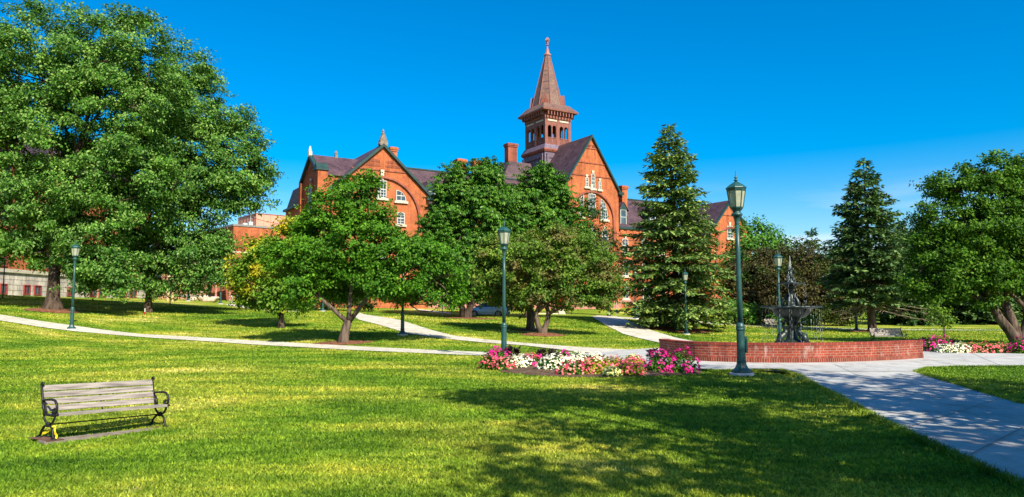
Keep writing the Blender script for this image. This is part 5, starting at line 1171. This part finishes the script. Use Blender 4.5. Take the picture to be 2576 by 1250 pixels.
# tower
TX, TY = 0.0, 10.75
def sq(hx, hy, z): return [(TX - hx, TY - hy, z), (TX + hx, TY - hy, z), (TX + hx, TY + hy, z), (TX - hx, TY + hy, z)]
def stack(name, levels, mat):
    vs = []; fs = []
    for hx, hy, z in levels: vs += sq(hx, hy, z)
    n = len(levels)
    for i in range(n - 1): fs += [(i * 4 + k, i * 4 + (k + 1) % 4, i * 4 + 4 + (k + 1) % 4, i * 4 + 4 + k) for k in range(4)]
    fs += [(3, 2, 1, 0), tuple(range((n - 1) * 4, n * 4))]
    return MB().add(vs, fs).build(name, M[mat], hall)
tw, td = 2.3, 2.75
stack('tower_base', [(3.1, 3.5, Z(18.0)), (2.8, 3.25, Z(21.0)), (2.5, 2.95, Z(24.9))], 'slate_skirt')
pn = MB()
for e in (-1, 1):
    pn.box(TX - 2.85, TX - 2.72, TY + e * 2.55 - .22, TY + e * 2.55 + .22, Z(20.5), Z(24.6)); pn.box(TX + e * 2.1 - .2, TX + e * 2.1 + .2, TY - 3.25, TY - 3.05, Z(20.5), Z(24.6))
pn.box(TX - 2.78, TX - 2.6, TY - 2.5, TY + 2.5, Z(24.0), Z(24.6)); pn.box(TX - 2.1, TX + 2.1, TY - 3.15, TY - 2.98, Z(24.0), Z(24.6)); pn.build('tower_panel', M['slate_skirt'], hall)
stack('tower_cornice', [(2.62, 3.08, Z(24.9)), (2.78, 3.24, Z(25.15)), (2.78, 3.24, Z(25.35))], 'brick_dark')
stack('tower_weathering', [(2.74, 3.2, Z(25.36)), (2.36, 2.82, Z(26.1))], 'slate_skirt')
# belfry: corner piers, mullions, paired arched openings and balustrades, open right through
zb, zt = Z(26.1), Z(30.0)
bf = MB()
for e in (-1, 1):
    for g in (-1, 1): bf.box(*sorted((TX + e * tw, TX + e * (tw - .42))), *sorted((TY + g * td, TY + g * (td - .42))), zb, zt)
for g in (-1, 1):
    bf.box(TX - .22, TX + .22, *sorted((TY + g * td, TY + g * (td - .34))), zb, zt); bf.box(*sorted((TX + g * tw, TX + g * (tw - .34))), TY - .24, TY + .24, zb, zt)
def arcade(c, hw, mp):
    """a bay with two arched openings, centre c, half width hw"""
    ow = hw - .16; zs = zb + 2.55; n = 8
    for k in (-1, 1):
        oc = c + k * hw / 2; r = (hw - .18) / 2
        pts = [(oc - hw / 2, zs + .0)] + [(oc - r * math.cos(PI * j / n), zs + r * math.sin(PI * j / n)) for j in range(n + 1)] + [(oc + hw / 2, zs), (oc + hw / 2, zt), (oc - hw / 2, zt)]
        bf.prism(pts, mp, -.30, -.04)
        bf.prism([(oc - hw / 2, zb + .15), (oc - r, zb + .15), (oc - r, zs), (oc - hw / 2, zs)], mp, -.26, -.06); bf.prism([(oc + r, zb + .15), (oc + hw / 2, zb + .15), (oc + hw / 2, zs), (oc + r, zs)], mp, -.26, -.06)
        bf.prism([(oc - r, zb + .95), (oc + r, zb + .95), (oc + r, zb + 1.06), (oc - r, zb + 1.06)], mp, -.24, -.02)
        for j in range(5): a = oc - r + (j + .5) * 2 * r / 5; bf.prism([(a - .05, zb + .12), (a + .05, zb + .12), (a + .05, zb + .95), (a - .05, zb + .95)], mp, -.2, -.08)
back = lambda s, z, d: (s, TY + td + d, z)
right = lambda s, z, d: (TX + tw + d, s, z)
for mp, cs, hw in ((frontmap(TY - td), (-1.05, 1.05), .83), (back, (-1.05, 1.05), .83)):
    for c in cs: arcade(TX + c, hw, mp)
for mp in (sidemap(TX - tw), right):
    for c in (-1.28, 1.28): arcade(TY + c, 1.04, mp)
bf.box(TX - tw + .05, TX + tw - .05, TY - td + .05, TY + td - .05, zb, zb + .12); bf.box(TX - tw + .05, TX + tw - .05, TY - td + .05, TY + td - .05, zt, zt + .5)
bf.build('belfry', M['terra'], hall)
wf = MB()
for c in (-1.05, 1.05): wf.prism([(TX + c - .8, zt - .42), (TX + c + .8, zt - .42), (TX + c + .8, zt - .18), (TX + c - .8, zt - .18)], frontmap(TY - td), -.03, .04)
for c in (-1.28, 1.28): wf.prism([(TY + c - 1.0, zt - .42), (TY + c + 1.0, zt - .42), (TY + c + 1.0, zt - .18), (TY + c - 1.0, zt - .18)], sidemap(TX - tw), -.03, .04)
wf.build('tower_frieze', M['stone'], hall)
cm = MB()
cm.add(sq(tw + .06, td + .06, zt) + sq(tw + .06, td + .06, zt + .85), [(3, 2, 1, 0), (4, 5, 6, 7), (0, 1, 5, 4), (1, 2, 6, 5), (2, 3, 7, 6), (3, 0, 4, 7)])
for k in range(9):
    x = TX - tw + .2 + k * (2 * tw - .4) / 8; cm.box(x - .09, x + .09, TY - td - .65, TY - td - .05, zt + .35, zt + .92)
    y = TY - td + .2 + k * (2 * td - .4) / 8; cm.box(TX - tw - .65, TX - tw - .05, y - .1, y + .1, zt + .35, zt + .92); cm.box(TX + tw + .05, TX + tw + .65, y - .1, y + .1, zt + .35, zt + .92)
cm.build('tower_bracket', M['terra'], hall)
stack('tower_eave', [(tw + .62, td + .62, zt + .92), (tw + .80, td + .80, zt + 1.02), (tw + .84, td + .84, zt + 1.25)], 'terra')
stack('tower_roof', [(tw + .80, td + .80, zt + 1.26), (2.25, 2.4, zt + 2.35)], 'slate_tower')
zs = zt + 2.3
z_sp = EYE + ray(1373, 139)[1] * 109 - ZB; z_fin = EYE + ray(1373, 93)[1] * 109 - ZB
sp = MB(); vs = []
for hw, z in ((2.2, zs), (.36, z_sp)):
    c = hw * .44
    vs += [(TX + a, TY + b, z) for a, b in ((-c, -hw), (c, -hw), (hw, -c), (hw, c), (c, hw), (-c, hw), (-hw, c), (-hw, -c))]
sp.add(vs, [(k, (k + 1) % 8, 8 + (k + 1) % 8, 8 + k) for k in range(8)] + [tuple(range(8))[::-1], tuple(range(8, 16))]); sp.build('spire', M['slate_tower'], hall)
rb = MB()
for k in range(8): rb.tube([vs[k], vs[8 + k]], [.085, .05], 6)
rb.build('spire_rib', M['terra'], hall)
for k, (dx, dy) in enumerate(((-1, -1), (1, -1), (1, 1), (-1, 1))):
    px, py = TX + dx * 1.62, TY + dy * 1.7; g = Matrix.Rotation(math.atan2(dy, dx) + PI / 2, 3, 'Z')
    mp = lambda a, b, d, px=px, py=py, dx=dx, dy=dy: (px + (-dy * a * .7071) + dx * d * .7071, py + (dx * a * .7071) + dy * d * .7071, b)
    lu = MB(); lu.prism([(-.85, zs - .3), (.85, zs - .3), (0, zs + 1.75)], mp, -1.2, .25); l_ = lu.build('lucarne', M['terra'], hall)
    MB().prism([(-.45, zs), (.45, zs), (.3, zs + .5), (0, zs + .85), (-.3, zs + .5)], mp, .24, .29).build('lucarne_panel', M['brick_dark'], l_)
fn = MB(); fn.lathe([(.36, z_sp), (.52, z_sp + .05), (.52, z_sp + .22), (.34, z_sp + .3), (.2, z_sp + .9), (.1, z_sp + 1.25), (.09, z_sp + 1.5), (.24, z_sp + 1.65), (.12, z_sp + 1.8), (.22, z_sp + 2.05), (.07, z_sp + 2.2), (.07, z_fin)], 10, (TX, TY))
for k in range(6):
    a = k * PI / 3; zc = z_fin - .45; fn.tube([(TX, TY, zc - .35), (TX + .30 * math.cos(a), TY + .30 * math.sin(a), zc), (TX + .1 * math.cos(a), TY + .1 * math.sin(a), zc + .4)], [.06, .10, .05], 6)
fn.build('spire_finial', M['redstone'], hall)

# left hall with the grey stone basement: its front runs straight away from the viewer, facing right
WX = -51.0
lh = thing('brick_hall', 'red brick building on a rough grey stone basement, mostly hidden behind the big maples', 'building', (WX, 72, 3.3))
def YW(u): return WX / ((u - CX) / F)
yE = YW(376) - 72; yS = -34
MB().box(-14, 0, yS, yE, -2, 2.35).build('stone_basement', M['greystone'], lh)
MB().box(-14, .18, yS, yE + .1, 2.36, 2.72).build('water_table', M['stone'], lh)
MB().box(-14, -.06, yS, yE - .1, 2.73, 14.0).build('wall', M['brick'], lh)
r = MB(); r.prism([(-15, 14.0), (.5, 14.0), (.5, 14.4), (-5.0, 20.0), (-10, 20.0), (-15, 14.4)], lambda a, b, d: (a, d, b), yS - .4, yE + .4); r.build('roof', M['slate'], lh)
rmap = lambda s, z, d: (d, s, z)
for u0, u1 in ((2, 16), (59.5, 76), (86, 104), (170, 187), (226, 242), (249, 266.5), (304, 319), (327, 344)):
    y0, y1 = YW(u0) - 72, YW(u1) - 72; window(lh, rmap, 'rect', (y0 + y1) / 2, .15 - 0.0, max(1.0, (y1 - y0)), 1.05, 1, 0, fm='redframe', sill=False)
upw = MB()
for y in (-14, -9, -4, 1.5, 8.5, 12, 20, 24.5, 29):
    for z, hh in ((2.95, 2.7), (7.2, 2.8), (11, 2.3)): window(lh, lambda s, z, d: (d - .06, s, z), 'rect', y, z, 1.35, hh, 1, 2, fm='white' if y == 24.5 else 'redframe', sill=False)

# low tan building beside it
tb_o = GY(385, 108); tanb = thing('tan_building', 'low tan brick building with narrow windows behind the slim maple trunk', 'building', (tb_o.x, 108, 3.2), math.radians(6))
MB().box(-2, 11.0, 0, 8, -1, 5.4).build('wall', M['brick_tan'], tanb)
MB().box(-2.1, 11.1, -.15, 8.1, 5.4, 5.75).build('parapet', M['stone'], tanb)
MB().box(-2.02, 11.02, -.06, 0, .62, .92).build('base_band', M['joint'], tanb)
for x in (.9, 2.7, 5.2, 6.9, 8.4, 9.7): window(tanb, frontmap(0), 'rect', x, 1.5, .75, 2.6, 0, 1, fm='trim')
for x in (1.8, 7.7): MB().box(x - .32, x + .32, -.5, 0, -1, 5.3).build('pier', M['brick_tan'], tanb)
# flat roofed modern brick building
rb_a = math.radians(40); rc = P(588, 568, 118); zg = 3.0; hgt = rc.z - zg
rbt = thing('flat_roofed_building', 'flat-roofed orange brick building with a pale peach rooftop box', 'building', (rc.x, rc.y, zg), rb_a)
MB().box(0, 22, 0, 30, -2, hgt).build('wall', M['brick'], rbt)
MB().box(-.12, 22.1, -.12, 30, hgt + .003, hgt + .32).build('roof_edge', M['joint'], rbt)
MB().box(-.05, 12, -.05, 0, hgt - 4.3, hgt - 4.1).build('stone_band', M['stone'], rbt)
sx, _ = (2.9, 0); MB().box(2.6, 3.7, -.1, 0, hgt - 8.9, hgt - 4.32).build('white_panel', M['white'], rbt)
for x in (6.5, 9.5): window(rbt, frontmap(0), 'rect', x, hgt - 8.4, 1.0, 3.4, 0, 1, fm='trim', sill=False)
for y in (4, 8, 12): window(rbt, sidemap(0), 'rect', y, hgt - 8.4, 1.2, 3.0, 0, 1, fm='trim', sill=False)
ph = MB().box(5.6, 16, 5.2, 14, hgt + .3, hgt + 3.0).build('rooftop_box', M['peach'], rbt)
sm_ = MB()
for k in range(8): sm_.box(6.9 + k * 1.2, 6.95 + k * 1.2, 5.17, 5.2, hgt + .35, hgt + 3.0)
for k in range(5): sm_.box(5.56, 5.6, 6 + k * 1.6, 6.5 + k * 1.6, hgt + .35, hgt + 2.9)
sm_.box(5.5, 16.1, 5.1, 14.1, hgt + 3.003, hgt + 3.1); sm_.build('panel_seam', M['redstone'], ph)
un = MB(); un.box(3.2, 3.9, 4.6, 5.3, hgt + .32, hgt + 1.15); un.box(4.3, 5.0, 5.0, 5.7, hgt + .32, hgt + 1.5); un.box(2.2, 3.0, 4.6, 5.2, hgt + .32, hgt + .75); un.build('roof_unit', M['white'], rbt)
an = MB(); an.tube([(5.0, 6.2, hgt + .3), (5.0, 6.2, hgt + 4.4)], .05, 6); an.tube([(4.6, 6.2, hgt + 4.2), (5.3, 6.2, hgt + 4.2)], .03, 6); an.build('antenna', M['steel'], rbt)
cq = GY(562, 100); can = thing('entrance_canopy', 'white flat entrance canopy on dark red posts beside the distant lamp post', 'canopy', (cq.x, 100, cq.z), math.radians(35))
MB().box(-1.1, 1.1, -.8, 1.6, 2.25, 2.75).build('canopy_slab', M['white'], can); MB().box(-.4, .5, -.5, 1.0, 2.76, 3.3).build('canopy_top', M['white'], can)
for x in (-.9, .9): MB().box(x - .12, x + .12, -.6, -.36, -.3, 2.24).build('post', M['redstone'], can)
en = thing('brick_porch', 'dark red brick entrance block behind the white canopy', 'building', (cq.x + 1.5, 104, cq.z), math.radians(20))
MB().box(-4.2, 7, 0, 6, -1, 5.6).build('wall', M['brick_dark'], en); MB().box(-4.3, 7.1, -.1, 6.1, 5.6, 5.85).build('coping', M['joint'], en)
window(en, frontmap(0), 'rect', -.2, 0.1, 1.8, 2.6, 1, 1, fm='trim', sill=False)

# ------------------------------------------------------------------ car
cg = GY(1231, 74); car = thing('parked_car', 'pale blue hatchback parked under the trees below the hall', 'car', (cg.x, cg.y, cg.z - .12), math.radians(-16))
# local x: nose at -2.05
def loft(sections, close=True):
    mb = MB(); n = len(sections[0]); vs = [q for s in sections for q in s]
    fs = [(i * n + k, i * n + (k + 1) % n, (i + 1) * n + (k + 1) % n, (i + 1) * n + k) for i in range(len(sections) - 1) for k in range(n)]
    fs += [tuple(range(n))[::-1], tuple(range((len(sections) - 1) * n, len(sections) * n))]
    return mb.add(vs, fs)
def body_sec(x, zb_, zt_, hw): return [(x, -hw * .86, zb_), (x, -hw * .98, zb_ + .12), (x, -hw, zb_ + (zt_ - zb_) * .5), (x, -hw * .95, zt_ - .05), (x, -hw * .82, zt_), (x, hw * .82, zt_), (x, hw * .95, zt_ - .05), (x, hw, zb_ + (zt_ - zb_) * .5), (x, hw * .98, zb_ + .12), (x, hw * .86, zb_)]
cb = loft([body_sec(-2.05, .30, .62, .60), body_sec(-1.95, .22, .74, .74), (body_sec(-1.6, .2, .86, .82)), body_sec(-1.1, .2, .98, .85), body_sec(-.4, .2, 1.02, .86), body_sec(.6, .2, 1.03, .86), body_sec(1.4, .2, 1.05, .85), body_sec(1.85, .24, 1.06, .80), body_sec(2.0, .34, .98, .72)])
cbo = cb.build('body', M['carpaint'], car, True)
def cab(x, z0, z1, w0, w1): return [(x, -w0, z0), (x, -w1, z1), (x, w1, z1), (x, w0, z0)]
cw = loft([cab(-1.12, .97, .985, .74, .72), cab(-.25, 1.0, 1.44, .80, .62), cab(.5, 1.02, 1.49, .80, .62), cab(1.3, 1.03, 1.46, .79, .60), cab(1.86, 1.03, 1.08, .74, .66)]); cw.build('cabin_glass', M['glass'], car)
cr = loft([cab(-.30, 1.425, 1.45, .64, .60), cab(0.4, 1.475, 1.52, .65, .58), cab(1.25, 1.455, 1.50, .63, .56), cab(1.5, 1.36, 1.40, .63, .58)]); cr.build('roof', M['carpaint'], car, True)
pl_ = MB()
for e in (-1, 1):
    pl_.tube([(-1.15, e * .74, .98), (-.28, e * .635, 1.445)], [.045, .04], 6); pl_.tube([(.38, e * .815, 1.02), (.36, e * .635, 1.48)], .04, 6); pl_.tube([(1.25, e * .805, 1.02), (1.22, e * .62, 1.46)], [.12, .06], 6); pl_.tube([(1.85, e * .72, 1.03), (1.4, e * .62, 1.42)], [.06, .05], 6)
pl_.build('pillar', M['carpaint'], car, True)
for e in (-1, 1):
    for x in (-1.28, 1.22):
        wl = MB(); 
        ty = MB().tube([(x, e * .66, .30), (x, e * .86, .30)], .30, 22).build('wheel', M['tyre'], car)
        rr_ = MB().tube([(x, e * .855, .30), (x, e * .872, .30)], .06, 10)
        for k in range(5): a = k * 2 * PI / 5; rr_.tube([(x, e * .866, .30), (x + .19 * math.cos(a), e * .868, .30 + .19 * math.sin(a))], .03, 6)
        rr_.ring([(x + .215 * math.cos(2 * PI * k / 20), .30 + .215 * math.sin(2 * PI * k / 20)) for k in range(20)], [(x + .18 * math.cos(2 * PI * k / 20), .30 + .18 * math.sin(2 * PI * k / 20)) for k in range(20)], lambda a, b, d, e=e: (a, e * (.86 + d), b), 0, .015)
        rr_.build('rim', M['alloy'], ty)
        ar_ = MB().ring([(x + .37 * math.cos(PI * k / 12), .30 + .37 * math.sin(PI * k / 12)) for k in range(13)] + [(x - .37, .2), (x + .37, .2)], [(x + .31 * math.cos(PI * k / 12), .30 + .31 * math.sin(PI * k / 12)) for k in range(13)] + [(x - .31, .2), (x + .31, .2)], lambda a, b, d, e=e: (a, e * (.83 + d), b), 0, .04); ar_.build('wheel_arch', M['tyre'], car)
    hl = MB().tube([(-1.92, e * .50, .68), (-1.72, e * .68, .76), (-1.45, e * .74, .84)], [.05, .085, .03], 8); hl.build('headlight', M['headlight'], car, True)
    MB().tube([(1.84, e * .70, .75), (1.78, e * .74, 1.0)], [.06, .08], 6).build('tail_light', M['redlamp'], car, True)
    MB().box(-.78, -.58, *sorted((e * .84, e * 1.0)), 1.0, 1.13).build('side_mirror', M['carpaint'], car, bev=.03)
    for x in (.25, 1.15): MB().box(x - .1, x + .1, *sorted((e * .858, e * .88)), .86, .89).build('door_handle', M['alloy'], car)
MB().box(-2.075, -2.0, -.45, .45, .34, .50).build('grille', M['tyre'], car); MB().box(-2.10, -2.07, -.22, .22, .36, .47).build('number_plate', M['plategreen'], car)

# ------------------------------------------------------------------ smaller things
sg = GY(1609, 79); sign = thing('name_sign', 'dark green board with a pointed top and white lettering in front of the hall', 'sign', (sg.x, sg.y, sg.z), math.radians(12))
for x in (-.62, .62): MB().box(x - .06, x + .06, -.06, .06, -.3, 1.75 if x > 0 else 1.7).build('post', M['signgreen'], sign)
MB().prism([(-.54, .62), (.54, .62), (.54, 1.62), (0, 1.98), (-.54, 1.62)], frontmap(0), -.04, .03).build('board', M['signgreen'], sign)
MB().box(-.5, .5, -.03, .03, .28, .58).build('lower_panel', M['steel'], sign)
em = MB(); em.box(-.16, .0, -.045, -.032, 1.40, 1.74); em.prism([(.02, 1.38), (.12, 1.34), (.12, 1.70), (.02, 1.74)], frontmap(0), .032, .045); em.build('emblem', M['white'], sign)
def lettering(txt, size, z, parent):
    c = bpy.data.curves.new('lettering', 'FONT'); c.body = txt; c.size = size; c.align_x = 'CENTER'; c.extrude = .004
    o = bpy.data.objects.new('lettering', c); COL.objects.link(o); c.materials.append(M['white']); me = bpy.data.meshes.new_from_object(o); bpy.data.objects.remove(o)
    o = link('lettering', me, M['white'], parent); o.location = (0, -.045, z); o.rotation_euler = (PI / 2, 0, 0)
lettering('OLD MILL', .2, 1.08, sign); lettering('University Place', .125, .86, sign)
for u, Y, h, rad, mat, lb in [(14, 62, 3.2, .05, 'iron', 'dark thin post on the left lawn in front of the stone basement'), (433, 70, 2.9, .05, 'trim', 'thin dark pole right of the slim maple trunk'), (1114, 70, 1.5, .05, 'steel', 'short pale post by the road left of the chestnut trunk'),
                              (1430, 88, 1.5, .05, 'steel', 'short grey signpost behind the scarred crabapple'), (1548, 86, 1.6, .05, 'steel', 'thin grey signpost at the head of the middle path')]:
    q = GY(u, Y); t = thing('post', lb, 'post', q, 0, 'thin posts on the lawn'); MB().tube([(0, 0, -.2), (0, 0, h)], [rad, rad * .8], 8).build('shaft', M[mat], t)
    MB().lathe([(rad * 1.5, h), (rad * 1.5, h + .05), (rad * .4, h + .1)], 8).build('post_cap', M[mat], t)
q = GY(436, 88); pw = thing('timber_posts', 'pair of pale timber posts joined by a rail in front of the tan building', 'posts', q)
for x in (-.35, .25): MB().box(x - .13, x + .13, -.13, .13, -.2, 3.2).build('timber_post', M['postwood'], pw, bev=.02)
MB().box(-.22, .12, -.05, .05, 2.8, 3.0).build('rail', M['postwood'], pw)
q = GY(1413, 82); rs = thing('concrete_stair_side', 'pale concrete stair cheek sloping down beside the road behind the crabapples', 'stair', q, math.radians(20))
MB().prism([(-.3, -.3), (.6, -.3), (.1, .75), (-.5, .85)], frontmap(0), -.3, 0).build('cheek', M['path'], rs); MB().box(-4.0, -.35, .1, 1.4, -.3, .12).build('landing', M['path'], rs)
q = GY(371, 56); mk = thing('marker_stake', 'small red and white marker stake at the foot of the slim maple', 'marker', q)
mk.scale = (.7, .7, .7); MB().lathe([(.07, -.1), (.07, .3)], 10).build('red_base', M['redlamp'], mk); MB().lathe([(.065, .301), (.06, .62), (.03, .7)], 10).build('white_top', M['white'], mk)
rk0 = None
for i, (u, lb) in enumerate([(584, 'leftmost'), (593, 'second from the left'), (602, 'third from the left'), (612, 'fourth from the left'), (664, 'right of the middle boulders, alone')]):
    q = GY(u, 92)
    if rk0 is None:
        rk0 = thing('bike_hoop', '', 'bike rack', q, 0, 'bike hoops by the boulders')
        MB().tube([(-.18, 0, -.1), (-.18, 0, .7), (-.12, 0, .84), (0, 0, .9), (.12, 0, .84), (.18, 0, .7), (.18, 0, -.1)], .04, 8).build('hoop', M['steel'], rk0, True)
        MB().box(-.26, .26, -.08, .08, -.02, .03).build('foot_plate', M['steel'], rk0); o = rk0
    else: o = copy_tree(rk0)
    o.location = q; o['label'] = 'grey steel bike hoop by the flat brick building, ' + lb
for u, Y, sx_, sz, lb in [(490, 93, .75, .5, 'rounded tan boulder behind the distant lamp post, first from the left'), (517, 93, 1.0, .8, 'tall round tan boulder left of the long flat block'), (533, 92, 1.6, .62, 'long flat squared tan block of stone'),
                          (623, 91, 1.0, .55, 'low tan boulder right of the bike hoops'), (640, 91, 1.0, .65, 'mottled brown boulder next to the low tan one'), (684, 90, 1.1, .7, 'tan boulder standing alone at the right near the shrub')]:
    q = GY(u, Y); rng = np.random.default_rng(int(u)); bm = bmesh.new(); bmesh.ops.create_icosphere(bm, subdivisions=3, radius=1)
    k_ = rng.normal(size=(5, 3)) * 1.6
    for v in bm.verts:
        d = v.co.copy(); f_ = 1 + sum(.07 * math.sin(d.dot(Vector(k)) * 1.6 + i) for i, k in enumerate(k_))
        if 'squared' in lb: m4 = (abs(d.x) ** 6 + abs(d.y) ** 6 + abs(d.z) ** 6) ** (1 / 6); f_ = f_ * .9 / m4
        v.co = Vector((d.x * f_ * sx_ * .62, d.y * f_ * sx_ * .5, d.z * f_ * sz * .62 + sz * .45))
    me = bpy.data.meshes.new('boulder'); bm.to_mesh(me); bm.free(); o = link('boulder', me, M['boulder'], None, True); o.location = q; tag(o, lb, 'boulder', 'boulders by the flat brick building')
wa = P(560, 522, 60); wb = P(760, 566, 110); wm_ = MB(); wm_.tube([wa.lerp(wb, k / 12) + Vector((0, 0, -.5 * math.sin(PI * k / 12))) for k in range(13)], .025, 5); tag(wm_.build('overhead_wire', M['iron']), 'thin overhead wire crossing in front of the peach rooftop box', 'wire')

# far wood beyond the lawn
rng = np.random.default_rng(77)
wx = rng.uniform(-20, 190, 900); wy = 150 + rng.uniform(0, 50, 900) + np.abs(wx) * .1; wz = rng.uniform(0, 1, 900) ** .7 * 9 + .5
Cw = np.stack([wx, wy, wz], 1); Ow = unit(np.stack([rng.normal(size=900) * .4, -np.ones(900), rng.uniform(0, 1, 900)], 1))
o = leaf_cards('distant_wood', Cw, Ow, 30, 1.3, 1.1, .7, M['leaf_dark'], None, rng); tag(o, 'distant dark wood closing the view behind the lawn', 'wood', kind='stuff')

# ------------------------------------------------------------------ grass blades on the near lawn
def inside(poly, x, y):
    r = np.zeros(len(x), bool); n = len(poly)
    for i in range(n):
        x0, y0 = poly[i]; x1, y1 = poly[(i + 1) % n]
        c = ((y0 > y) != (y1 > y)) & (x < (x1 - x0) * (y - y0) / (y1 - y0 + 1e-12) + x0); r ^= c
    return r
rng = np.random.default_rng(99)
NG = 420000; NF = 170000
Yg = np.concatenate([5.5 * (33 / 5.5) ** rng.uniform(0, 1, NG), rng.uniform(31, 72, NF)]); NG += NF; xg = rng.uniform(-.80, .80, NG) * Yg
ok = np.ones(NG, bool)
for p in path_polys: ok &= ~inside(p, xg, Yg)
for la, lb_ in ((L1t, L1b), (L2t, L2b), (L3l, L3r)):
    p1 = np.array([(q.x, q.y) for q in [G(*a) for a in la] + [G(*a) for a in lb_[::-1]]]); ok &= ~inside(p1, xg, Yg)
for mx_, my_, mr_ in ((-9.3, 39.7, 1.5), (1.9, 46, 1.3), (1.2, 50, 1.2), (-32.5, 53, 1.8), (-3.8, 65.5, 2.3), (13.2, 60, 2.8), (30.6, 63.3, 2.2)): ok &= (xg - mx_) ** 2 + (Yg - my_) ** 2 > mr_ ** 2
cs_, sn_ = math.cos(brz), math.sin(brz); lx = ((xg - ctr.x) * cs_ + (Yg - ctr.y) * sn_) / BS; ly = (-(xg - ctr.x) * sn_ + (Yg - ctr.y) * cs_) / BS
ok &= ~((lx > -1.1) & (lx < .96) & (ly > -.31) & (ly < -.10))
for q in [lamp0.location]: ok &= ((xg - q.x) ** 2 + (Yg - q.y) ** 2) > .34 ** 2
xg, Yg = xg[ok], Yg[ok]; n = len(xg); zg_ = np.zeros(n)
far = (Yg > 26) | (xg < -8)
for i_ in range(0, n, 60000): zg_[i_:i_ + 60000] = terr(xg[i_:i_ + 60000], Yg[i_:i_ + 60000])
hgt_ = rng.uniform(.018, .05, n) * (0.8 + Yg * .018); az = rng.uniform(0, 6.3, n); wdt = (.004 + .0007 * Yg) * rng.uniform(.7, 1.5, n); lean = rng.normal(size=(n, 2)) * .55
base = np.stack([xg, Yg, zg_ - .004], 1); s = np.stack([np.cos(az), np.sin(az), np.zeros(n)], 1) * wdt[:, None]
tip = base + np.stack([lean[:, 0] * hgt_, lean[:, 1] * hgt_, hgt_], 1)
V = np.stack([base - s, base + s, tip], 1).reshape(-1, 3)
ed = []
for pl_e, side_n in ((near_path[:10], 9000), (near_path[11:], 6000), ([(1741, 933), (1828, 935), (1895, 934.6), (1965, 934)], 1800), ([(2900, 924), (2576, 924), (2420, 925), (2337, 928), (2307, 937)], 4500)):
    w2 = resample([(q.x, q.y) for q in (G(*a) for a in pl_e)], 400); ii = rng.integers(0, 400, side_n)
    ed.append(w2[ii] + rng.normal(size=(side_n, 2)) * (0.03 + 0.03 * rng.random((side_n, 1))))
ed = np.concatenate(ed); ne = len(ed); ed = np.concatenate([ed, np.full((ne, 1), .01)], 1); az = rng.uniform(0, 6.3, ne); he = rng.uniform(.04, .10, ne)
s = np.stack([np.cos(az), np.sin(az), np.zeros(ne)], 1) * (.004 + .0004 * ed[:, 1:2]); ln_ = rng.normal(size=(ne, 2)) * .6
tip = ed + np.stack([ln_[:, 0] * he, ln_[:, 1] * he, he], 1)
V = np.concatenate([V, np.stack([ed - s, ed + s, tip], 1).reshape(-1, 3)])
o = np_mesh('lawn_grass', V, 3, M['grass'], None); tag(o, 'mown green and yellowing grass blades of the near lawn', 'grass', kind='stuff')
